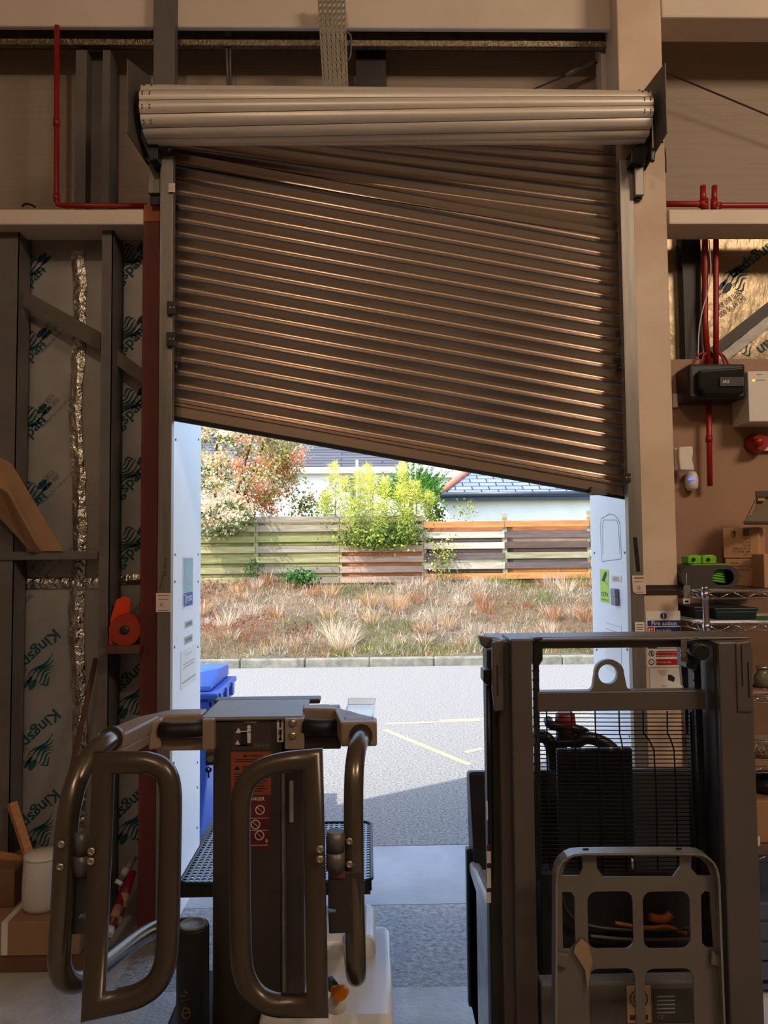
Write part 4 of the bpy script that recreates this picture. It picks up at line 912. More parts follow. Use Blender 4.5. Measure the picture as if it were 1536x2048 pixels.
plan([(xl(682, 2.1), 2.1), (xl(754, 2.1), 2.1), (xl(754, 2.14), 2.16), (xl(700, 2.25), 2.25), (xl(660, 2.36), 2.36), (xl(606, 2.36), 2.36), (xl(606, 2.3), 2.3), (xl(670, 2.28), 2.28)], ZA + .01, ZA + .075, beige, 'console_arm')
plan([(xl(680, 2.12), 2.12), (xl(690, 2.12), 2.12), (xl(690, 2.3), 2.3), (xl(680, 2.3), 2.3)], ZA + .01, ZB - .002, beige, 'arm_post', .003)
M().pbox(606, 1471, 682, 1499, 2.25, 2.33).build('grip_guard', brown_dk, op, .005)
M().tube([P(606, 1452, 2.235), P(640, 1455, 2.232), P(682, 1454, 2.235)], .0225, 16).build('hand_grip', pad, op)
dsp = M().pprism([(620, 1416), (678, 1414), (684, 1438), (620, 1442)], 2.36, 2.4)
for k in range(6): dsp.pbox(636 + 6 * k, 1428, 640 + 6 * k, 1436, 2.3585, 2.36, 1)
dsp.build('display', [black, grey_ink], op, .002)
ct_ = M(); glass = mat('clear_plastic', (235, 240, 238), .08); glass.node_tree.nodes['Principled BSDF'].inputs['Transmission Weight'].default_value = .92; glass.node_tree.nodes['Principled BSDF'].inputs['IOR'].default_value = 1.3
A = [P(690, 1449, 2.14), P(744, 1449, 2.14), P(750, 1410, 2.3), P(698, 1410, 2.3)]; fl = Vector((0, 0, .004))
ct_.prism(A, (0, 0, .003)); 
for i in range(4):
    p, q = A[i], A[(i + 1) % 4]; ct_.prism([p, q, q + Vector((0, 0, .02)), p + Vector((0, 0, .02))], (((p + q) / 2 - (A[0] + A[2]) / 2).normalized() * .002))
ct_.build('clear_tray', glass, op)
# side rails
rad = .0262
LR = [P(224, 1478, 2.06), P(205, 1488, 2.0), P(180, 1512, 1.95), P(152, 1562, 1.9), P(138, 1620, 1.87), P(131, 1680, 1.86), P(126, 1800, 1.85), P(120, 1895, 1.85), P(118, 1932, 1.86), P(130, 1962, 1.88), P(158, 1966, 1.96), P(200, 1934, 2.1), P(262, 1885, 2.32), P(300, 1862, 2.45), P(330, 1852, 2.5), P(400, 1852, 2.5)]
M().tube(smooth_path(LR), rad, 20).build('side_rail', tube_c, op)
RRr = [P(724, 1470, 2.12), P(719, 1482, 2.06), P(712, 1506, 2.0), P(707, 1560, 1.95), P(707, 1680, 1.93), P(709, 1800, 1.92), P(712, 1920, 1.92), P(713, 1950, 1.94), P(712, 1952, 2.0), P(706, 1920, 2.2), P(700, 1880, 2.4)]
M().tube(smooth_path(RRr), .0245, 20).build('side_rail', tube_c, op)
for c in (P(222, 1478, 2.05), P(722, 1471, 2.1)):
    M().tube([c + Vector((0, -.004, 0)), c + Vector((0, .02, 0))], .031, 20).build('rail_collar', brown_dk, op)
# gates: D-shaped tube loops with mitred hinge corners
def gate(pix, dt, db_, r):
    y0, y1 = min(p[1] for p in pix), max(p[1] for p in pix)
    return [P(x, y, dt + (db_ - dt) * (y - y0) / (y1 - y0)) for x, y in pix]
gl = [(208, 1525), (292, 1525), (318, 1532), (334, 1548), (341, 1575), (342, 1610), (340, 1700), (338, 1800), (335, 1900), (328, 1938), (312, 1968), (282, 1990), (250, 1999), (187, 2013)]
gl = [gl[0]] + [(p.x, p.y) for p in smooth_path([Vector((x, y)) for x, y in gl[1:-1]])] + [gl[-1]]
M().tube(gate(gl, 1.82, 1.75, 0), .0252, 20, closed=True, hint=(0, 1, 0)).build('gate', tube_m, op)
gr_ = [(400 + x / 2.934, 1350 + y / 2.934) for x, y in ((663, 495), (520, 508), (430, 525), (350, 556), (290, 605), (252, 670), (236, 750), (233, 900), (235, 1250), (239, 1600), (248, 1720), (275, 1810), (330, 1885), (400, 1925), (470, 1938), (690, 1938))]
gr_ = [gr_[0]] + [(p.x, p.y) for p in smooth_path([Vector((x, y)) for x, y in gr_[1:-1]])] + [gr_[-1]]
M().tube(gate(gr_, 1.84, 1.77, 0), .0242, 20, closed=True, hint=(0, 1, 0)).build('gate', tube_m, op)
def hinge(x0, x1, y0, y1, d, bolts, plate, pd):
    h = M(); cx, cy = (x0 + x1) / 2, (y0 + y1) / 2; a, b = P(cx, y0, d), P(cx, y1, d); rr = (P(x1, cy, d).x - P(x0, cy, d).x) / 2
    mid = a.lerp(b, .52); h.tube([a, mid + Vector((0, 0, .001))], rr * .92, 18).tube([mid - Vector((0, 0, .001)), b], rr, 18)
    h.pbox(x0, y0 + 12, x1, y1 - 4, d + .0, d + .03)
    ho_ = h.build('hinge', mat('grey_hinge', (104, 100, 96), .4, .3), op)
    for (x, y, dd) in bolts: M().lathe(P(x, y, dd), [(.0085, -.002), (.0085, .004), (.004, .006), (.004, .003)], 14, axis='y').build('bolt', bright_bolt, ho_)
    M().pprism(plate, pd, pd + .02).build('hinge_plate', brown_dk, op, .003)
hinge(148, 182, 1664, 1748, 1.86, ((123, 1688, 1.825), (121, 1733, 1.825), (183, 1702, 1.765), (182, 1722, 1.765)), [(108, 1756), (178, 1752), (172, 1826), (156, 1830), (156, 1836), (172, 1838), (172, 1868), (108, 1872)], 1.86)
hinge(652, 690, 1662, 1738, 1.9, ((640, 1698, 1.775), (640, 1718, 1.775), (699, 1682, 1.895), (699, 1728, 1.895)), [(656, 1744), (722, 1744), (722, 1866), (658, 1868), (656, 1826), (674, 1824), (674, 1820), (656, 1818)], 1.9)
M().pbox(658, 1741, 690, 1756, 1.895, 1.9).build('sticker', [mat('worn_red_sticker', (120, 60, 56), .6)], op)
for x0, x1, y, d, pt in ((127, 156, 1660, 1.83, 0), (178, 222, 1662, 1.77, 1), (608, 650, 1663, 1.78, 1), (686, 732, 1657, 1.9, 0), (168, 214, 1878, 1.74, 1), (612, 656, 1878, 1.77, 1), (690, 734, 1868, 1.9, 0)):
    pass
# load tray: perforated plate on a dark frame
zt, d0, d1 = .556, 2.52, 3.06
x0, x1 = P(358, 1750, d0).x, P(742, 1750, d0).x + .002
pt = M(); nx, ny = 30, 24; ch = .02
for i in range(nx):
    for j in range(ny):
        ax, bx = x0 + (x1 - x0) * i / nx, x0 + (x1 - x0) * (i + 1) / nx; ay, by = D(d0) + (d1 - d0) * j / ny, D(d0) + (d1 - d0) * (j + 1) / ny
        if (i in (0, nx - 1)) and (j in (0, ny - 1)): continue
        cx, cy = (ax + bx) / 2, (ay + by) / 2
        sq = [(ax, ay), (cx, ay), (bx, ay), (bx, cy), (bx, by), (cx, by), (ax, by), (ax, cy)]
        ang = [-135, -90, -45, 0, 45, 90, 135, 180]; off = 0
        ho_ = [(cx + (bx - ax) * .36 * math.cos(R(a)), cy + (by - ay) * .36 * math.sin(R(a))) for a in ang]
        for k in range(8):
            k2_ = (k + 1) % 8
            pt.add([(*sq[k], zt), (*sq[k2_], zt), (*ho_[k2_], zt), (*ho_[k], zt)], [(0, 1, 2, 3)], 0)
            pt.add([(*ho_[k], zt), (*ho_[k2_], zt), (*ho_[k2_], zt - .004), (*ho_[k], zt - .004)], [(0, 1, 2, 3)], 0)
pt.build('perforated_plate', mat('black_tray_plate', (120, 124, 130), .35, .8), op)
fr_ = M(); 
fr_.tube([(x0 + ch, D(d0), zt), (x1 - ch, D(d0), zt), (x1, D(d0) + ch, zt), (x1, D(d1) - ch, zt), (x1 - ch, D(d1), zt), (x0 + ch, D(d1), zt), (x0, D(d1) - ch, zt), (x0, D(d0) + ch, zt)], .006, 8, closed=True)
fr_.box((x0 + .004, D(d0), zt - .042), (x1 - .004, D(d0) + .01, zt - .002)).box((x0, D(d0), zt - .03), (x0 + .008, D(d1), zt - .004)).box((x1 - .008, D(d0), zt - .03), (x1, D(d1), zt - .004))
fr_.build('tray_frame', black, op)
M().box((xa + .02, D(2.5), zt - .1), (xc - .02, D(2.62), zt - .012)).build('tray_bracket', brown_dk, op, .004)
# chassis, power unit cover, platform
ch_ = M().box((-.60, D(1.72), .1), (.03, D(2.62), .24)).build('platform', mat('charcoal_platform', (40, 38, 36), .6), op, .01)
cov = M(); xr0, xr1 = P(590, 1960, 2.2).x, P(796, 1980, 2.3).x
cov.prism([(xr0 - .1, D(2.13), .24), (xr0 - .1, D(2.66), .24), (xr0 - .1, D(2.66), .35), (xr0 - .1, D(2.6), .37), (xr0 - .1, D(2.2), .33), (xr0 - .1, D(2.13), .29)], (xr1 - xr0 + .085, 0, 0))
cov.build('power_unit_cover', beige_l, op, .045, 5)
M().box((xr0 - .1, D(2.44), .3), (P(752, 1900, 2.5).x, D(2.7), .415)).build('cover_hump', beige_l, op, .03, 4)
c = P(672, 1945, 2.36)
M().pprism([(664, 1946), (690, 1942), (690, 1956), (664, 1960)], 2.335, 2.338).pprism([(666, 1948), (688, 1944), (688, 1949), (666, 1953)], 2.334, 2.335, 1).build('cover_label', [paper, red_lab], op) if False else None
for sx in (-.5, -.12):
    M().lathe((sx - .02, D(2.1), .07), [(.07, 0), (.07, .05)], 24, axis='x').build('wheel', rubber, op)
M().lathe((-.3, D(2.45), .1), [(.1, 0), (.1, .07)], 24, axis='x').build('wheel', rubber, op)
# black can standing on the platform
cn = thing('gas_canister', (P(386, 1860, 2.1).x, D(2.1), .241), 'tall black cylindrical container with faint gold print beside the mast pillar', 'container')
zc = P(386, 1848, 2.1).z; rc_ = 31 * 2.1 / F
M().lathe(cn.location, [(rc_ * .96, 0), (rc_, .006), (rc_, zc - .25), (rc_ * .97, zc - .243)], 32).build('body', mat('matt_black', (20, 18, 19), .5), cn)
M().lathe((cn.location.x, cn.location.y, zc - .0025), [(rc_ * .86, 0), (rc_ * .86, .004), (rc_ * .7, .005), (rc_ * .66, .003), (rc_ * .15, .004)], 28).build('lid', mat('grey_lid', (120, 118, 116), .4), cn)
gp_ = M(); gold = mat('gold_print', (130, 96, 60), .5)
cc = Vector((cn.location.x, cn.location.y, 0))
def oncan(px, py):
    p = P(px, py, 2.1); dx = max(-.9, min(.9, (p.x - cc.x) / rc_)); return Vector((cc.x + dx * rc_, cc.y - math.sqrt(1 - dx * dx) * rc_ - .0008, P(px, py, 2.07).z))
for pts in ([(376, 2010), (371, 2025), (379, 2033), (388, 2026), (386, 2012), (376, 2010)], [(374, 2022), (388, 2018)], [(366, 1990), (378, 1986), (388, 1992), (370, 1998)], [(376, 1978), (384, 1982)]):
    gp_.tube([oncan(*p) for p in pts], .0011, 6)
gp_.build('print', gold, cn)
# little orange-billed duck toy on the cover
dk = thing('toy_duck', P(676, 2010, 2.22), 'small orange-billed duck toy standing on the pale truck cover', 'toy')
c = P(677, 1996, 2.2)
dk.location = c - Vector((0, 0, .05))
M().lathe(c + Vector((-.004, .02, -.05)), [(.016, 0), (.026, .012), (.026, .03), (.02, .046), (.012, .058)], 20).build('body', pvc_white, dk)
b_ = M().pprism([(660, 1982), (664, 1974), (672, 1976), (680, 1973), (688, 1973), (697, 1978), (698, 1988), (692, 1999), (682, 2006), (672, 2003), (662, 1994)], 2.17, 2.185)
b_.build('bill', mat('orange_bill', (226, 130, 24), .4), dk, .006, 3)
M().tube([P(658, 1958, 2.22), P(668, 1976, 2.2)], [.012, .016], 12).build('head', mat('blue_grey_plastic', (70, 80, 96), .5), dk)
# ---------------------------------------------------------------- pallet stacker (right truck)
st = thing('pallet_stacker', (.7, D(2.4), 0), 'grey electric pallet stacker with twin mast and wire guard, right of the doorway', 'stacker')
mast_m = mat('mast_grey', (92, 84, 78), .42, .25, .1, 4); mast_l = mat('carriage_grey', (112, 105, 96), .4, .3, .08, 4); body_bl = mat('truck_body_grey', (176, 184, 194), .25, .1, .12, 7, c2=(140, 148, 158))
ZM = P(1030, 1286, 2.1).z
def upr(px0, px1, yt, d0, d1, name, m, bev=.004, zb=.05, yref=1650):
    a, b = P(px0, yref, d0).x, P(px1, yref, d0).x; return M().box((a, D(d0), zb), (b, D(d1), P((px0 + px1) / 2, yt, d0).z)).build(name, m, st, bev)
upr(1003, 1030, 1281, 2.12, 2.22, 'mast_channel', mast_m); upr(1028, 1070, 1278, 2.08, 2.22, 'mast_channel', mast_m)
upr(979, 1003, 1300, 2.16, 2.24, 'mast_cylinder', dark_steel)
upr(1448, 1516, 1284, 2.08, 2.22, 'mast_channel', mast_m); upr(1438, 1452, 1282, 2.1, 2.3, 'mast_channel', dark_steel)
# top brackets
M().pprism([(985, 1284), (1008, 1280), (1008, 1420), (990, 1424), (985, 1380)], 2.1, 2.12).build('rail_bracket', mast_m, st, .003)
M().pprism([(1472, 1286), (1500, 1282), (1506, 1300), (1507, 1424), (1476, 1424)], 2.075, 2.12).build('rail_bracket', mast_m, st, .003)
for q4 in ((1483, 1290, 1485, 1372, 2.074, 2.076), (1497, 1325, 1498.5, 1395, 2.073, 2.075), (994, 1330, 996, 1392, 2.0985, 2.1), (1018, 1286, 1022, 1346, 2.079, 2.081)): M().pbox(*q4).build('weld_slot', black, st)
M().pprism([(958, 1272), (1000, 1276), (1002, 1290), (972, 1298), (962, 1290)], 2.16, 2.2).build('mast_cap', mast_m, st, .003)
M().pprism([(967, 1340), (986, 1336), (986, 1372), (976, 1372), (967, 1364)], 2.14, 2.2).build('hose_clamp', black, st, .003)
xa, xb = P(960, 1275, 2.2).x, P(1500, 1275, 2.2).x; zt = P(1200, 1276, 2.14).z
M().box((P(985, 1280, 2.13).x, D(2.13), zt - .008), (P(1500, 1280, 2.13).x, D(2.3), zt)).build('mast_top_plate', mast_m, st, .003)
M().pbox(1068, 1273, 1400, 1296, 2.16, 2.24).build('cross_member', mast_m, st, .004)
M().pbox(1074, 1382, 1412, 1422, 2.14, 2.18).build('cross_member', mast_m, st, .004)
# lifting eye
k = 2.15 / F
outer = [(-44 * k, 0), (-34 * k, 8 * k), (-29 * k, 36 * k)] + [(31 * k * math.cos(R(a)) * .95, 36 * k + 27 * k * math.sin(R(a))) for a in range(170, 9, -16)] + [(29 * k, 36 * k), (34 * k, 8 * k), (44 * k, 0)]
o = P(1220, 1383, 2.15)
M().holed(outer[::-1], [circ(-3 * k, 34 * k, 19.5 * k, 28)], o, (1, 0, 0), (0, 0, 1), -.018).build('lifting_eye', mast_l, st, .0025, recalc=True)
# chains and rollers
def chain(x0, y0, x1, y1, d, w):
    m = M(); A, B = P(x0, y0, d), P(x1, y1, d); n = int((B - A).length / .0125)
    for i in range(n):
        p = A.lerp(B, (i + .5) / n); dz = .0075
        for j, q in enumerate((-1.5, -.5, .5, 1.5)):
            zz = (i + j) % 2
            m.box((p.x + q * w - w * .4, p.y - .006, p.z - dz * (1 if zz else .8)), (p.x + q * w + w * .4, p.y + .006, p.z + dz * (1 if zz else .8)))
        if i % 2 == 0: m.tube([p + Vector((-w * 2.3, 0, 0)), p + Vector((w * 2.3, 0, 0))], .0028, 6, 1)
    m.build('lift_chain', [black, dark_steel], st)
chain(1071, 1300, 1077, 1760, 2.15, .0042); chain(1392, 1320, 1412, 1800, 2.17, .005)
M().pprism([(1066, 1276), (1086, 1274), (1086, 1320), (1076, 1336), (1066, 1330)], 2.13, 2.18).build('chain_anchor', black, st, .004)
M().pprism([(1362, 1276), (1374, 1274), (1376, 1326), (1362, 1322)], 2.11, 2.115).build('anchor_plate', steel, st, .002)
for y in (1300, 1310): M().lathe(P(1366, y, 2.11), [(.007, -.002), (.007, .004)], 12, axis='y').build('bolt', bright_bolt, st)
M().pprism([(1372, 1280), (1398, 1276), (1402, 1322), (1392, 1342), (1374, 1336)], 2.12, 2.19).lathe(P(1389, 1300, 2.12), [(.022, 0), (.022, .05)], 18, axis='y').build('chain_pulley', black, st, .003)
M().pprism([(1362, 1326), (1376, 1330), (1378, 1376), (1366, 1372)], 2.16, 2.18).pprism([(1368, 1372), (1376, 1372), (1378, 1470), (1372, 1470)], 2.2, 2.21).build('chain_rod', black, st, .002)
M().tube([P(1388, 1420, 2.2), P(1394, 1560, 2.2), P(1400, 1760, 2.2)], .006, 8).build('hydraulic_hose', rubber, st)
M().tube([P(977, 1372, 2.16), P(980, 1560, 2.16), P(984, 1800, 2.17), P(988, 2046, 2.17)], .009, 10).build('hydraulic_hose', black, st)
sk = M().pbox(973, 1604, 976, 1640, 2.15, 2.16, 1)
for i, (y0, y1, mi) in enumerate(((1690, 1702, 0), (1703, 1726, 1), (1727, 1736, 0), (1737, 1776, 1), (1777, 1784, 0), (1785, 1806, 1))): sk.pbox(974, y0, 982, y1, 2.148, 2.15, mi)
sk.build('warning_sticker', [red_lab, paper], st)
# wire guard
wg = M(); n = 0
y = 1427.0
while y < 1740:
    wg.tube([P(1077, y, 2.26), P(1236, y + 1, 2.262), P(1390 + (y - 1427) * .07, y + 1, 2.26)], .0016, 5); y += 8.2
for x, bend in ((1093, 0), (1142, 10), (1190, 8), (1238, 8), (1286, 22), (1334, 14)):
    wg.tube([P(x, 1422, 2.258), P(x + 1, 1466, 2.258), P(x + bend * .6, 1482, 2.258), P(x + bend, 1500, 2.258), P(x + bend + 4, 1580, 2.258), P(x + bend + 8, 1740, 2.258)], .0022, 6)
wg.build('wire_guard', mat('black_wire', (16, 16, 17), .45, .2), st)
M().pbox(1384, 1424, 1392, 1740, 2.255, 2.275).build('guard_frame', dark_steel, st)
# body: battery box, cowl, tiller
XB = .33; z1 = P(940, 1718, 2.66).z
zlow = P(975, 1835, 2.16).z
bd = M().prism([(XB, D(2.17), .08), (XB, D(2.66), .08), (XB, D(2.66), z1 - .01), (XB, D(2.64), z1), (XB, D(2.19), zlow), (XB, D(2.17), zlow - .02)], (.035, 0, 0)).box((XB, D(2.47), .08), (XB + .74, D(2.66), z1 - .02))
bd.build('battery_cover', body_bl, st, .012, 3)
M().prism([(XB - .008, D(2.655), .08), (XB - .008, D(2.69), .08), (XB - .008, D(2.70), z1 + .03), (XB - .008, D(2.655), z1 + .035)], (.04, 0, 0)).build('side_strip', black, st, .006)
for yy in (1860, 1900, 1975):
    pass
xcl = P(946, 1620, 2.66).x
M().prism([(xcl, D(2.6), .4), (xcl, D(2.78), .4), (xcl - .012, D(2.74), P(945, 1543, 2.72).z), (xcl - .012, D(2.66), P(945, 1543, 2.66).z)], (.83, 0, 0)).build('cowl', mat('charcoal_cowl', (38, 38, 42), .45), st, .012, 3)
M().pbox(1118, 1498, 1270, 1860, 2.44, 2.465).build('battery_case', mat('matt_black_case', (24, 22, 23), .6), st, .006)
for x in (1139, 1167, 1223, 1245): M().pbox(x - 3, 1496, x + 3, 1503, 2.43, 2.44).build('clip', bright_bolt, st)
M().lathe(P(1132, 1496, 2.72), [(.03, 0), (.034, .02), (.034, .06), (.03, .075)], 24).build('button_base', black, st)
M().lathe(P(1131, 1463, 2.72), [(.03, 0), (.035, .006), (.036, .03), (.033, .06), (.026, .066), (.004, .067)], 24).build('emergency_button', mat('button_red', (120, 20, 22), .45), st)
M().tube(smooth_path([P(1096, 1440, 2.74), P(1100, 1452, 2.7), P(1150, 1456, 2.7), P(1172, 1466, 2.72)]), .016, 12).build('tiller_grip', black, st)
M().tube(smooth_path([P(1060, 1478, 2.72), P(1092, 1470, 2.7), P(1106, 1500, 2.7), P(1110, 1545, 2.7)]), .022, 12).tube(smooth_path([P(1140, 1506, 2.7), P(1160, 1476, 2.7), P(1190, 1476, 2.7), P(1232, 1500, 2.7), P(1240, 1545, 2.7)]), .022, 12).build('tiller_arm', black, st)
M().pprism([(1108, 1480), (1156, 1480), (1156, 1560), (1110, 1560)], 2.68, 2.74).build('tiller_head', black, st, .01)
# inside of the mast: cables and lower plates
M().pbox(1082, 1745, 1408, 1960, 2.36, 2.44).build('power_unit', mat('grimy_black', (26, 24, 24), .6, 0, .3, 14), st, .004)
for pts, m, r_ in (([(1120, 1780), (1134, 1830), (1180, 1856), (1300, 1862), (1380, 1856)], dark_steel, .006), ([(1230, 1846), (1300, 1858), (1330, 1850), (1372, 1866)], mat('orange_cable', (150, 78, 34), .6), .006), ([(1300, 1834), (1328, 1840), (1342, 1828)], mat('orange_cable', ()), .012), ([(1180, 1872), (1260, 1880), (1390, 1878)], mat('dull_cable', (96, 86, 74), .6), .005)):
    M().tube(smooth_path([P(x, y, 2.33) for x, y in pts]), r_, 10).build('cable', m, st)
lp = M().pbox(1084, 1965, 1404, 2200, 2.1, 2.15).build('lower_cover', mat('lower_cover_grey', (98, 96, 92), .5), st, .006)
pl1 = M().pbox(1254, 1972, 1302, 2046, 2.097, 2.1); pl1.holed(circ(0, 0, .024, 26), [circ(0, 0, .021, 26)], P(1278, 1998, 2.0965), (1, 0, 0), (0, 0, 1), -.0003, 1); pl1.holed(circ(0, 0, .016, 26), [circ(0, 0, .0135, 26)], P(1278, 1998, 2.0965), (1, 0, 0), (0, 0, 1), -.0003, 1).pbox(1260, 2030, 1296, 2040, 2.0965, 2.097, 2)
pl1.build('round_label', [mat('cream_label', (196, 170, 130), .6), mat('brown_print', ()), red_lab], st)
pl2 = M().pbox(1308, 1978, 1386, 2044, 2.097, 2.1)
for y in (1992, 2000, 2008, 2016, 2024): pl2.pbox(1314, y, 1350 + (y * 13) % 26, y + 2.5, 2.0965, 2.097, 1)
ptext(pl2, 'CE', 1316, 2030, 1328, 2038, 2.0965, 1)
pl2.build('data_plate', [mat('dark_plate', (70, 68, 64), .4), grey_print], st)
# load backrest: plate with rounded windows and a bent rim
dL = 1.96; kx = dL / F
O = P(1270, 2048, dL)
def L(px, py): p = P(px, py, dL); return (p.x - O.x, p.z - O.z)
def win(x0, y0, x1, y1, r):
    a, b = L(x0, y1), L(x1, y0); return rrect(a[0], a[1], b[0], b[1], r * kx, 5)
a0, b0 = L(1112, 2048), L(1446, 1702)
def poly(pts): return [L(*p) for p in pts]
outer = poly([(1108, 2160), (1108, 1760), (1114, 1732), (1130, 1712), (1152, 1704), (1390, 1704), (1412, 1712), (1426, 1732), (1432, 1760), (1446, 2160)])[::-1]
holes = [win(1177, 1782, 1265, 1899, 18), win(1288, 1782, 1379, 1899, 18), win(1182, 1936, 1270, 2140, 18), win(1294, 1936, 1386, 2140, 18),
         poly([(1124, 1752), (1130, 1730), (1146, 1714), (1165, 1712), (1166, 1738), (1158, 1752)])[::-1], poly([(1192, 1712), (1364, 1712), (1360, 1734), (1346, 1754), (1206, 1754), (1194, 1736)])[::-1],
         poly([(1384, 1712), (1400, 1716), (1416, 1732), (1422, 1752), (1396, 1752), (1382, 1736)])[::-1],
         poly([(1124, 1784), (1142, 1784), (1149, 1794), (1151, 1888), (1140, 1899), (1126, 1899)])[::-1], poly([(1402, 1790), (1410, 1782), (1420, 1784), (1428, 1896), (1414, 1896), (1404, 1886)])[::-1]]
M().holed(outer, holes, O, (1, 0, 0), (0, 0, 1), -.006).build('backrest_plate', mast_l, st, recalc=True)
rim = smooth_path([P(x, y, dL) for x, y in [(1106, 2160), (1107, 1800), (1107, 1750), (1113, 1722), (1136, 1702), (1170, 1699), (1380, 1699), (1404, 1702), (1426, 1722), (1433, 1752), (1434, 1800), (1448, 2160)]], 1)
rm = M(); nr = len(rim)
cen = Vector((O.x, 0, rim[nr // 2].z - .2))
for i in range(nr - 1):
    p, q = rim[i], rim[i + 1]
    for (a, b) in ((p, q),):
        f0, f1 = Vector((0, -.022, 0)), Vector((0, .018, 0)); t = (q - p).normalized(); nn = Vector((-t.z, 0, t.x)) * .005
        rm.add([a + f0, b + f0, b + f1, a + f1, a + f0 - nn, b + f0 - nn, b + f1 - nn, a + f1 - nn], [(0, 1, 2, 3), (7, 6, 5, 4), (0, 4, 5, 1), (3, 2, 6, 7)])
rm.build('backrest_rim', mat('bare_rim', (150, 146, 140), .32, .6), st, recalc=True)
M().pprism([(1112, 1906), (1138, 1910), (1134, 1940), (1112, 1930)], dL - .012, dL - .002).pprism([(1424, 1902), (1446, 1918), (1446, 1936), (1422, 1930)], dL - .012, dL - .002).build('backrest_lug', mast_l, st, .003)
M().pprism([(1150, 1893), (1163, 1878), (1177, 1890), (1186, 1925), (1180, 1942), (1176, 1985), (1170, 1940), (1158, 1920), (1148, 1905)], dL - .009, dL - .006).build('torn_label', mat('torn_paper', (150, 126, 96), .8), st)
M().tube([P(1265, 1716, dL - .006), P(1265, 1738, dL - .006)], .003, 8).build('pin', bright_bolt, st)
M().pprism([(1166, 1697), (1178, 1697), (1177, 1701), (1166, 1701)], dL - .024, dL - .022).pprism([(1352, 1696), (1364, 1696), (1363, 1700), (1352, 1700)], dL - .024, dL - .022).build('rim_slot', black, st)
for sx in (.45, .62, .9):
    M().box((sx, D(1.98), .05), (sx + .001, D(1.99), .051)) if False else None
for x in (P(1130, 2048, 2.0).x, P(1390, 2048, 2.0).x):
    M().box((x, D(1.2), .05), (x + .1, D(1.98), .1)).box((x + .01, D(1.94), .05), (x + .09, D(2.0), .4)).build('fork', dark_steel, st, .006)
for x in (.4, 1.0): M().lathe((x, D(2.5), .08), [(.08, 0), (.08, .05)], 24, axis='x').build('wheel', rubber, st)
# ---------------------------------------------------------------- outside: bank, fence, trees, houses, bin
rnd = random.Random(11)
def bankz(x, Y):
    t = max(0, min(1, (Y - D(11.15)) / (D(15) - D(11.15)))); s = t * t * (3 - 2 * t) * .45 + t * .55
    return .1 + .92 * s + .06 * math.sin(x * 1.7 + Y * 2.1) * min(1, t * 4) + .04 * math.sin(x * 4.3 - Y * 3)
bk_ = M(); NX, NY = 90, 26; X0, X1, Y0, Y1 = -12, 12, D(11.14), D(15.6)
for j in range(NY + 1):
    for i in range(NX + 1):
        x, Y = X0 + (X1 - X0) * i / NX, Y0 + (Y1 - Y0) * j / NY; bk_.v.append(Vector((x, Y, bankz(x, Y))))
for j in range(NY):
    for i in range(NX): a = j * (NX + 1) + i; bk_.f.append(((a, a + 1, a + NX + 2, a + NX + 1), 0, True))
struct(bk_.build('bank', mat('dry_bank_soil', (104, 88, 70), .95, 0, .3, 4, .6, 20, c2=(72, 66, 44))))
struct(M().box((-40, D(15.6), .2), (40, 70, .9)).build('ground', mat('garden_ground', (110, 116, 74), .95, 0, .25, 3)))
straw = [leafmat('straw_pale', (226, 206, 180), .12, .3), leafmat('straw_tan', (206, 168, 124), .12, .3), leafmat('straw_rust', (176, 120, 84), .12, .3), leafmat('straw_grey', (200, 184, 166), .12, .3), leafmat('grass_olive', (124, 134, 62), .15, .3), leafmat('leaf_russet', (146, 80, 64), .15, .3)]
gr = M()
def blade(m, p, dv, w, bend, mi):
    L_ = dv.length; sd = Vector((dv.y, -dv.x, 0)); sd = sd.normalized() * w if sd.length > 1e-5 else Vector((w, 0, 0))
    tt = rnd.random() * 6.28; sd = Vector((math.cos(tt), math.sin(tt) * .4, 0)) * w
    mid = p + dv * .55 + bend * .3; tip = p + dv + bend
    m.add([p - sd, p + sd, mid + sd * .7, mid - sd * .7, tip], [(0, 1, 2, 3), (3, 2, 4)], mi)
def leaf(m, p, s, mi, flat=.0, asp=.5):
    a = Vector((rnd.gauss(0, 1), rnd.gauss(0, 1), rnd.gauss(0, 1))).normalized(); b = a.cross(Vector((rnd.gauss(0, 1), rnd.gauss(0, 1), rnd.gauss(0, 1)))).normalized()
    m.add([p - a * s * .5, p + b * s * asp * .5, p + a * s * .5, p - b * s * asp * .5], [(0, 1, 2, 3)], mi)
def patch(x, Y, a, b): return math.sin(x * 1.3 * a + b) + math.sin(Y * 2.9 * a + x * .9 + b * 2) + .8 * math.sin(x * 3.7 - Y * 2.3 + b)
def pick(x, Y):
    if x < -.9 and Y > D(12.2) and patch(x, Y, 1, .4) > -.6 and rnd.random() < .55: return 5 if rnd.random() < .5 else 2
    if patch(x, Y, 1.1, 2.0) > 1.15 and rnd.random() < .75: return 4
    if x > 2.2 and rnd.random() < .22: return 4
    if Y < D(11.9) and rnd.random() < .3: return 4
    n = patch(x, Y, .8, 4.0) + rnd.uniform(-1, 1)
    if n > 1.4: return 2
    if n > .5: return 1
    return rnd.choice((0, 0, 3, 3, 1))
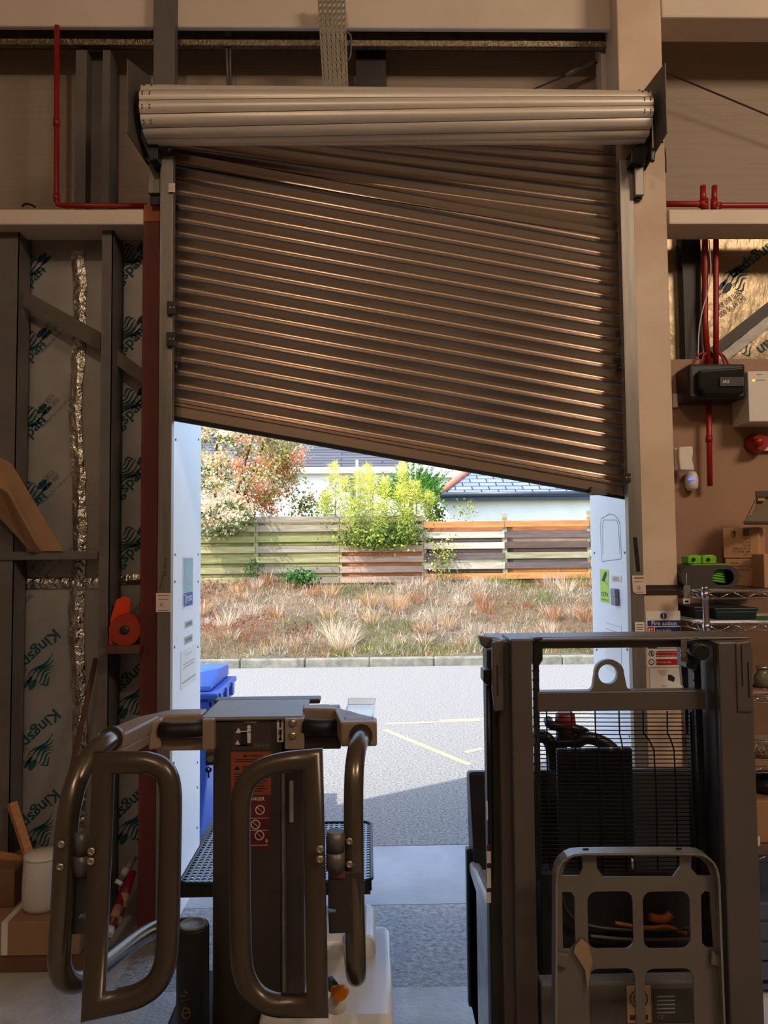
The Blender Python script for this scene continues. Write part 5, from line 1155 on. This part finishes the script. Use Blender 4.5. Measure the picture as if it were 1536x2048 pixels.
for k in range(36000):
    Y = D(11.2) + rnd.random() ** 1.1 * 3.9; x = rnd.uniform(-5.2, 5.6); z = bankz(x, Y); mi = pick(x, Y)
    if mi == 5: leaf(gr, Vector((x, Y, z + rnd.uniform(.02, .1))), rnd.uniform(.03, .065), 5, 0, .6); continue
    if rnd.random() < .66: dv = Vector((rnd.uniform(-1, 1), rnd.uniform(-.9, .3), rnd.uniform(.1, .6))) * rnd.uniform(.1, .28)
    else: dv = Vector((rnd.uniform(-.4, .4), rnd.uniform(-.5, .2), 1)) * rnd.uniform(.06, .24)
    blade(gr, Vector((x, Y, z - .01)), dv, rnd.uniform(.003, .0075), Vector((rnd.uniform(-.05, .05), -.03, -.03)), mi)
for k in range(70):                                   # arching tussocks
    Y = D(11.5) + rnd.random() * 3.2; x = rnd.uniform(-4.5, 5); mi0 = rnd.choice((0, 1, 1, 2, 3)); h = rnd.uniform(.16, .42)
    if k < 8: x, Y, h, mi0 = (-.35 + rnd.uniform(-.25, .25), D(11.9) + rnd.uniform(-.2, .3), .5, 0) if k < 4 else (.2 + rnd.uniform(-.4, .4), D(13.2), .4, 1)
    for q in range(90):
        a = rnd.random() * 6.28; sp = rnd.random() * .7
        blade(gr, Vector((x + .06 * math.cos(a), Y + .06 * math.sin(a), bankz(x, Y) - .01)), Vector((math.cos(a) * sp, math.sin(a) * sp, 1)).normalized() * h * rnd.uniform(.6, 1.1), .004, Vector((math.cos(a), math.sin(a), -.5)) * h * .4 * rnd.random(), mi0 if rnd.random() < .7 else rnd.choice((0, 2, 4)))
for k in range(2600):                                 # fresh green at the kerb foot and fence foot
    if rnd.random() < .5: x, Y = rnd.uniform(-.6, 3.2), D(11.25) + rnd.random() * .5
    else: x, Y = rnd.uniform(2.2, 4.2), D(14.6) + rnd.random() * .35
    blade(gr, Vector((x, Y, bankz(x, Y) - .01)), Vector((rnd.uniform(-.4, .4), rnd.uniform(-.4, .2), 1)) * rnd.uniform(.05, .16), .006, Vector((0, -.02, -.02)), 4)
tag(gr.build('dry_grass', straw), 'dry straw-coloured grass covering the bank above the kerb', 'grass', None, 'stuff')
# ---- fence: bays of hit-and-miss boards between posts
FD = 15.0; pxs = [178, 345, 512, 680, 848, 1010, 1180, 1347]
wood = {k: mat('fence_' + k, c, .8, 0, .22, 3, .2, 30, c2=tuple(int(a_ * .72 + b_ * .06) for a_, b_ in zip(c, (120, 108, 96))), stretch=(.7, 6, 7)) for k, c in dict(green=(152, 150, 88), mossy=(172, 164, 112), grey=(164, 150, 128), pink=(190, 158, 134), pale=(212, 200, 176), orange=(214, 142, 76), dark=(108, 94, 88), brown=(98, 76, 64), lime=(170, 164, 126), rust=(196, 124, 84)).items()}
tops = [1031, 1049, 1070, 1091, 1112, 1132, 1153]
def bay(i, label, fr_, rear, bot, dy=0, cut=None):
    a, b = P(pxs[i], 1100, FD).x, P(pxs[i + 1], 1100, FD).x
    r = thing('fence_bay', ((a + b) / 2, D(FD), P(768, 1178, FD).z), label, 'fence', 'bays of the slatted timber fence')
    for k, c in enumerate(fr_):
        if c is None: continue
        y = tops[k] + dy; zt, zb = P(768, y, FD).z, P(768, y + 12.5, FD).z; j = rnd.uniform(-.006, .006)
        M().box((a - .0, D(FD) - .03, zb + j), (b - .01, D(FD) - .008, zt + j)).build('board', wood[c], r, .003)
    for k, c in enumerate(rear):
        if c is None: continue
        y = tops[k] + 10 + dy; zt, zb = P(768, y, FD).z, P(768, y + 12.5, FD).z
        M().box((a, D(FD) + .075, zb), (b - .01, D(FD) + .095, zt)).build('board', wood[c], r, .003)
    zt, zb = P(768, 1170, FD).z, P(768, 1186, FD).z
    M().box((a, D(FD) - .02, zb - .1), (b - .01, D(FD) + .02, zt)).build('gravel_board', wood[bot], r, .003)
    return r
G6 = ['green', 'mossy', 'green', 'mossy', 'green', 'mossy', 'mossy']
bay(0, 'greenish slatted fence bay furthest left, hidden behind the white reveal', G6, G6, 'green')
bay(1, 'mossy green slatted fence bay under the blossoming tree', G6, G6, 'green', 0)
bay(2, 'mossy grey-green slatted fence bay left of the fluffy yellow conifers', ['grey', 'grey', 'green', 'grey', 'mossy', 'grey', 'grey'], ['mossy', 'mossy', 'green', 'mossy', 'mossy', 'mossy', 'green'], 'grey')
bay(3, 'slatted fence bay half covered by the yellow-green bamboo', ['grey', 'pink', 'pink', 'pink', 'pink', 'pink', 'pink'], ['green', 'green', 'brown', 'rust', 'rust', 'rust', 'pink'], 'pink')
bay(4, 'bleached slatted fence bay with an orange top board', [None, 'orange', 'pale', 'pale', 'dark', 'pale', 'orange'], [None, 'rust', 'dark', 'brown', 'pale', 'brown', 'pale'], 'orange', -5)
bay(5, 'patchwork fence bay of orange, black and brown boards', [None, 'orange', 'dark', 'brown', 'lime', 'dark', 'orange'], [None, 'rust', 'pink', 'brown', 'dark', 'orange', 'brown'], 'lime', -5)
bay(6, 'orange slatted fence bay furthest right, mostly behind the right reveal', [None, 'orange', 'rust', 'brown', 'pale', 'orange', 'rust'], [None, 'rust', 'orange', 'brown', 'rust', 'rust', 'orange'], 'lime', -8)
names = ['at the far left behind the white reveal', 'at the left behind the white reveal', 'under the edge of the blossom tree', 'below the left end of the bamboo', 'where the bleached boards begin', 'between bleached and patchwork boards', 'at the right end of the patchwork boards', 'at the far right behind the right reveal']
for i, x in enumerate(pxs):
    p = P(x, 1100, FD); yt = (1036, 1036, 1034, 1036, 1040, 1030, 1024, 1030)[i]
    T(M().box((p.x - .045, D(FD) - .006, P(768, 1190, FD).z), (p.x + .045, D(FD) + .073, P(768, yt, FD).z)).build('fence_post', wood['lime' if i > 3 else 'green'], bevel=.004), 'square timber fence post ' + names[i], 'post', 'fence posts')
# ---- blossoming shrub at the left
ph_m = [leafmat('blossom_peach', (255, 208, 168)), leafmat('leaf_deep_green', (92, 118, 62)), leafmat('leaf_coral', (236, 136, 104)), leafmat('blossom_cream', (255, 236, 206)), leafmat('leaf_yellow_green', (208, 190, 104))]
def blob_tree(root_label, cx, cy, cz, rx, ry, rz, n, per, mats, choose, name, cat, s, trunk_r, zb, stems=5):
    t = thing(name, (cx, cy, zb), root_label, cat); f = M()
    for k in range(n):
        u = Vector((rnd.gauss(0, 1), rnd.gauss(0, 1), rnd.gauss(0, 1))).normalized(); rr = rnd.uniform(.72, 1.0)
        ct = rnd.random(); c = Vector((cx + u.x * rx * rr, cy + u.y * ry * rr, cz + u.z * rz * rr)); 
        for q in range(per):
            o = Vector((rnd.gauss(0, .12), rnd.gauss(0, .12), rnd.gauss(0, .09))); leaf(f, c + o, s * rnd.uniform(.6, 1.3), choose(c + o, o, ct), 0, .6)
    f.build('foliage', mats, t)
    for k in range(stems):
        a = rnd.random() * 6.28; M().tube(smooth_path([(cx + .06 * math.cos(a), cy + .06 * math.sin(a), zb), (cx + rx * .25 * math.cos(a), cy + ry * .2 * math.sin(a), (zb + cz) / 2), (cx + rx * .6 * math.cos(a), cy + ry * .5 * math.sin(a), cz + rz * .3)]), [trunk_r] * 6 if False else trunk_r, 7).build('stem', timber_d, t)
    return t
pc = P(452, 955, 15.5)
def ch_ph(c, o, ct):
    right = c.x > pc.x + .25
    if right and c.z < pc.z + .75:
        if ct < .3: return 2 if rnd.random() < .6 else 0
        if ct < .6: return 4 if rnd.random() < .6 else 1
        return rnd.choice((0, 4, 3, 4))
    if ct < .68: return (3 if rnd.random() < .5 else 0) if o.z > -.05 else 1
    if ct < .8: return rnd.choice((1, 1, 4))
    return rnd.choice((4, 0, 3))
blob_tree('blossoming shrub with peach and red leaves spilling over the left fence', pc.x - .35, D(15.75), pc.z + .35, 1.85, .95, 1.5, 420, 95, ph_m, ch_ph, 'flowering_shrub', 'shrub', .066, .025, .9, 7)
p = P(440, 1030, 14.75)
blob_tree('low drooping branch clump of cream blossom hanging in front of the left fence', p.x, D(14.75), p.z, .62, .22, .3, 30, 80, ph_m, lambda c, o, ct: 3 if rnd.random() < .4 else (0 if o.z > 0 else 1), 'flowering_branch', 'shrub', .075, .012, p.z - .1, 2)
# ---- fluffy yellow-green plumes
yl = [leafmat('plume_yellow', (232, 220, 104)), leafmat('plume_lime', (188, 198, 84)), leafmat('plume_green', (110, 138, 56)), leafmat('plume_dark_green', (70, 98, 42))]  # darkest green comes mostly low in the plumes
bm_ = thing('bamboo', (P(755, 1090, 15.2).x, D(15.2), 1.0), 'fluffy yellow-green bamboo plumes rising over the middle of the fence', 'bamboo'); f = M()
for (px, yt, yb, w, d) in ((668, 926, 1075, 24, 15.3), (690, 955, 1090, 26, 15.1), (716, 940, 1085, 22, 15.4), (742, 945, 1095, 26, 15.1), (735, 930, 1080, 16, 15.5), (770, 955, 1095, 24, 14.9), (806, 926, 1070, 15, 15.5), (800, 975, 1090, 26, 15.0), (830, 965, 1085, 22, 15.2), (858, 985, 1075, 16, 15.4), (708, 1000, 1100, 40, 14.85), (760, 1010, 1105, 46, 14.8), (815, 1020, 1092, 36, 14.85), (650, 985, 1070, 14, 15.2)):
    for k in range(1100):
        t = rnd.random(); y = yb + (yt - yb) * t; wd = w * (1 - t) ** .6 + 3; x = px + rnd.gauss(0, .5) * wd
        p = P(x, y, d + rnd.gauss(0, .12)); dv = Vector((rnd.gauss(0, .7) + (x - px) / max(6, wd) * .6, rnd.gauss(0, .5), rnd.uniform(-.2, 1))).normalized() * rnd.uniform(.06, .15)
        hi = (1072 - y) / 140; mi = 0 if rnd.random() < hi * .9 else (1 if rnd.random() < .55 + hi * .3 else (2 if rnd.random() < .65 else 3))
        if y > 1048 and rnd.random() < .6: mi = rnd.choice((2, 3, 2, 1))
        sd = dv.cross(Vector((rnd.gauss(0, 1), rnd.gauss(0, 1), rnd.gauss(0, 1)))).normalized() * .0065
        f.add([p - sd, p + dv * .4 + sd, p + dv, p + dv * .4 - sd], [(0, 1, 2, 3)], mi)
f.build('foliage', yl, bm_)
for px in (668, 716, 742, 770, 806, 830): M().tube([P(px, 1110, 15.15), P(px + 4, 980, 15.2)], .012, 6).build('cane', mat('cane', (120, 118, 60), .6), bm_)
# ---- dark conifer
cf = thing('conifer', (P(820, 1040, 17.0).x, D(17.0), .9), 'bright green conifer behind the bamboo, against the houses', 'tree'); f = M()
cg = [leafmat('conifer_green', (70, 128, 44)), leafmat('conifer_bright', (128, 178, 64)), leafmat('conifer_dark', (40, 78, 34))]  # three greens, picked at random per needle
cx_, cz_ = P(822, 985, 17).x, P(822, 985, 17).z
for k in range(190):
    a = rnd.uniform(-1.25, 1.25); r_ = rnd.uniform(.15, 1); L_ = rnd.uniform(.3, .55)
    b = Vector((cx_ + math.sin(a) * .62 * r_, D(17) + rnd.gauss(0, .22), cz_ - .3 + r_ * .75 * math.cos(a) * (.5 + .5 * rnd.random()))); dv = Vector((math.sin(a) * 1.1, rnd.gauss(0, .3), .55 + .5 * rnd.random())).normalized() * L_
    for q in range(46):
        t = rnd.random(); p = b + dv * t; e = (dv.normalized() * .8 + Vector((rnd.gauss(0, .5), rnd.gauss(0, .5), rnd.gauss(0, .5)))).normalized() * .1 * (1.2 - t); sd = e.cross(Vector((0, 1, .2))).normalized() * .009
        f.add([p - sd, p + e * .5 + sd, p + e, p + e * .5 - sd], [(0, 1, 2, 3)], rnd.choice((0, 0, 1, 1, 2)))
f.build('foliage', cg, cf); M().tube([(cx_, D(17), .9), (cx_, D(17), cz_ + .2)], .05, 10).build('trunk', timber_d, cf)
# ---- small greens by the fence
def bush(px, py, d, rx, rz, n, mats, label, name='ivy', s=.05):
    p = P(px, py, d); t = M()
    for k in range(n): leaf(t, p + Vector((rnd.gauss(0, rx * .5), rnd.gauss(0, .1), rnd.gauss(0, rz * .5))), s * rnd.uniform(.6, 1.4), rnd.randrange(len(mats)), 0, .7)
    T(t.build(name, mats), label, 'bush')
ivy = [leafmat('ivy_green', (52, 112, 44)), leafmat('ivy_bright', (104, 158, 70)), leafmat('ivy_dark', (34, 70, 36))]  # three leaf greens mixed at random
bush(600, 1156, 14.6, .32, .16, 900, ivy, 'small dark green ivy clump at the foot of the mossy fence')
bush(505, 1140, 14.9, .2, .22, 260, ivy, 'sparse dark ivy sprig growing through the mossy fence', s=.04)
bush(760, 1075, 14.75, .7, .2, 1500, [yl[2], yl[3], yl[1]], 'green bamboo undergrowth hanging over the middle fence boards', 'undergrowth', .06)
bush(930, 1020, 15.4, .3, .22, 120, [yl[1], yl[2]], 'wispy twig growing up above the bleached fence boards', 'sapling', .05)
bush(885, 1120, 14.8, .22, .4, 420, [yl[1], yl[2], straw[1]], 'weedy stems in front of the bleached fence boards', 'weeds', .05)
bush(868, 1020, 15.6, .22, .4, 500, [yl[2], yl[3], ivy[1]], 'narrow green shrub at the corner of the white outbuilding', 'shrub', .07)
bush(610, 1010, 15.7, .35, .3, 420, [ivy[0], ivy[1], ph_m[2], ph_m[4]], 'loose green and red shrub between blossom tree and bamboo', 'shrub', .07)
# ---- houses
render_w = mat('white_render', (236, 234, 230), .8, 0, .05, 2, .1, 6)
def mk_tiles(name, c, c2, bw, bh, mo=.018):
    m = mat(name, c, .5, 0, .1, 3); t = m.node_tree; b = t.nodes['Principled BSDF']
    br_ = t.nodes.new('ShaderNodeTexBrick'); tc = t.nodes.new('ShaderNodeTexCoord'); mp = t.nodes.new('ShaderNodeMapping')
    mp.inputs['Rotation'].default_value = (R(-58), 0, 0)
    t.links.new(tc.outputs['Object'], mp.inputs[0]); t.links.new(mp.outputs[0], br_.inputs['Vector'])
    br_.inputs['Color1'].default_value = lin(c); br_.inputs['Color2'].default_value = lin(c2); br_.inputs['Mortar'].default_value = lin((44, 48, 58)); br_.inputs['Scale'].default_value = 1; br_.inputs['Brick Width'].default_value = bw; br_.inputs['Row Height'].default_value = bh; br_.inputs['Mortar Size'].default_value = mo
    t.links.new(br_.outputs[0], b.inputs['Base Color']); return m
slate = mk_tiles('blue_slate', (132, 142, 164), (116, 126, 150), .42, .2); greytile = mk_tiles('grey_tile', (92, 88, 90), (78, 74, 78), 3.0, .2, .03)
d1 = 19.0
ob = thing('outbuilding', (P(1030, 1050, d1).x, D(d1) + 2, .9), 'low white rendered outbuilding with a blue slate roof behind the right fence', 'building')
xa, xb = P(882, 1040, d1).x, P(1330, 1040, d1).x; ze = P(1000, 1000, d1).z
M().box((xa, D(d1), .9), (xb, D(d1) + 4.5, ze)).build('wall', render_w, ob)
zg0, zg1 = P(1000, 1000, d1 - .3).z, P(1000, 988, d1 - .3).z
M().box((xa - .05, D(d1) - .25, zg0), (xb + .2, D(d1) - .02, zg1)).build('fascia', mat('dark_fascia', (64, 74, 90), .45), ob)
M().tube([(xa - .05, D(d1) - .3, zg1), (xb + .2, D(d1) - .3, zg1)], .06, 12).build('gutter', mat('dark_gutter', (48, 56, 72), .4), ob)
ry = 2.2; zr = zg1 + ry * .62
hx = P(945, 940, d1 + 1.6).x
rf = M(); e0, e1 = Vector((xa - .05, D(d1) - .28, zg1 + .02)), Vector((xb + .2, D(d1) - .28, zg1 + .02)); r0, r1 = Vector((xa + 1.7, D(d1) + ry, zr)), Vector((xb + .2, D(d1) + ry, zr)); b0_ = Vector((xa - .05, D(d1) + 4.6, zg1 + .02)); b1_ = Vector((xb + .2, D(d1) + 4.6, zg1 + .02))
rf.quad(e0, e1, r1, r0).add([e0, r0, b0_], [(0, 1, 2)]).quad(b0_, r0, r1, b1_)
rf.build('roof', slate, ob)
M().tube([e0 + Vector((0, 0, .03)), r0 + Vector((0, 0, .03))], .09, 10).tube([r0 + Vector((0, 0, .03)), r1 + Vector((0, 0, .03))], .09, 10).build('ridge_tiles', mat('terracotta_ridge', (206, 122, 96), .7), ob)
def house(name, label, x0, x1, ye, yr, d, yb, wm, rm, gut, gx=None):
    a, b = P(x0, ye, d).x, P(x1, ye, d).x; ze, zr = P(768, ye, d).z, P(768, yr, d + 3).z
    t = thing(name, ((a + b) / 2, D(d) + 3, .9), label, 'building')
    M().box((a, D(d), .9), (b, D(d) + 6, ze)).build('wall', wm, t)
    q = M(); q.quad((a - .3, D(d) - .3, ze), (b + .3, D(d) - .3, ze), (b + .3, D(d) + 3, zr), (a - .3, D(d) + 3, zr)).quad((b + .3, D(d) + 6.3, ze), (a - .3, D(d) + 6.3, ze), (a - .3, D(d) + 3, zr), (b + .3, D(d) + 3, zr)); q.build('roof', rm, t)
    M().prism([(a, D(d), ze), (a, D(d) + 6, ze), (a, D(d) + 3, zr - .05)], (b - a, 0, 0)).build('gable', wm, t)
    M().box((a - .3, D(d) - .4, ze - .18), (b + .3, D(d) - .28, ze + .04)).build('gutter', gut, t)
    return t, a, b, ze
h1, a, b, ze = house('house', 'white house with a grey tiled roof behind the yellow plumes', 400, 800, 938, 840, 28.0, 1040, render_w, greytile, pvc_white)
xw = P(700, 955, 28).x
wf = M().box((xw - .35, D(28) - .06, ze - 1.3), (xw + .35, D(28) + .02, ze - .25)).build('window', pvc_white, h1); 
q_ = M().box((xw - .28, D(28) - .075, ze - 1.22), (xw + .28, D(28) - .06, ze - .33)).build('pane', mat('window_glass', (60, 78, 92), .1), wf)
xd = P(714, 930, 27.6).x; M().tube([(xd, D(28) - .34, ze + .3), (xd, D(28) - .2, .9)], .05, 8).build('downpipe', pvc_white, h1)
h2, *_ = house('house', 'pale house gable glimpsed between conifer and slate roof', 830, 1060, 950, 900, 38.0, 1040, render_w, mk_tiles('pale_tile', (196, 186, 182), (176, 166, 164), 2.0, .3), pvc_white)
T(M().box((P(420, 1030, 24).x, D(24), .9), (P(700, 1030, 24).x, D(24) + .2, P(600, 985, 24).z)).build('garden_wall', render_w), 'white garden wall seen between the blossom shrub and the plumes', 'wall')
# ---- blue bin outside, left
bl_ = mat('blue_plastic', (52, 96, 196), .4, 0, .06, 4)
bx = thing('blue_bin', (-1.2, D(4.5), 0), 'large blue plastic bin with a ribbed lid, outside by the left reveal', 'bin')
xr_, zr_ = P(443, 1400, 4.35).x, P(430, 1396, 4.3).z
M().prism([(xr_ - .1, D(4.28), .05), (-1.75, D(4.28), .05), (-1.8, D(4.28), zr_), (xr_ - .02, D(4.28), zr_)], (0, .55, 0)).build('body', bl_, bx, .02)
M().box((-1.82, D(4.24), zr_ + .002), (xr_, D(4.85), zr_ + .035)).build('rim', bl_, bx, .01)
ld = M().prism([(-1.8, D(4.3), zr_ + .037), (-1.8, D(4.85), zr_ + .037), (-1.8, D(4.85), zr_ + .11), (-1.8, D(4.6), zr_ + .12), (-1.8, D(4.32), zr_ + .06)], (1.8 + xr_ - .05, 0, 0)); ld.build('lid', bl_, bx, .012)
for k in range(3): M().box((xr_ - .06, D(4.28 + .18 * k), zr_ - .05), (xr_ + .012, D(4.34 + .18 * k), zr_ + .03)).build('lug', bl_, bx, .006)
for x in (-1.7, xr_ - .2): M().lathe((x, D(4.4), .08), [(.08, 0), (.08, .05)], 20, axis='x').build('wheel', rubber, bx)
# overhead cable whose shadow crosses the road
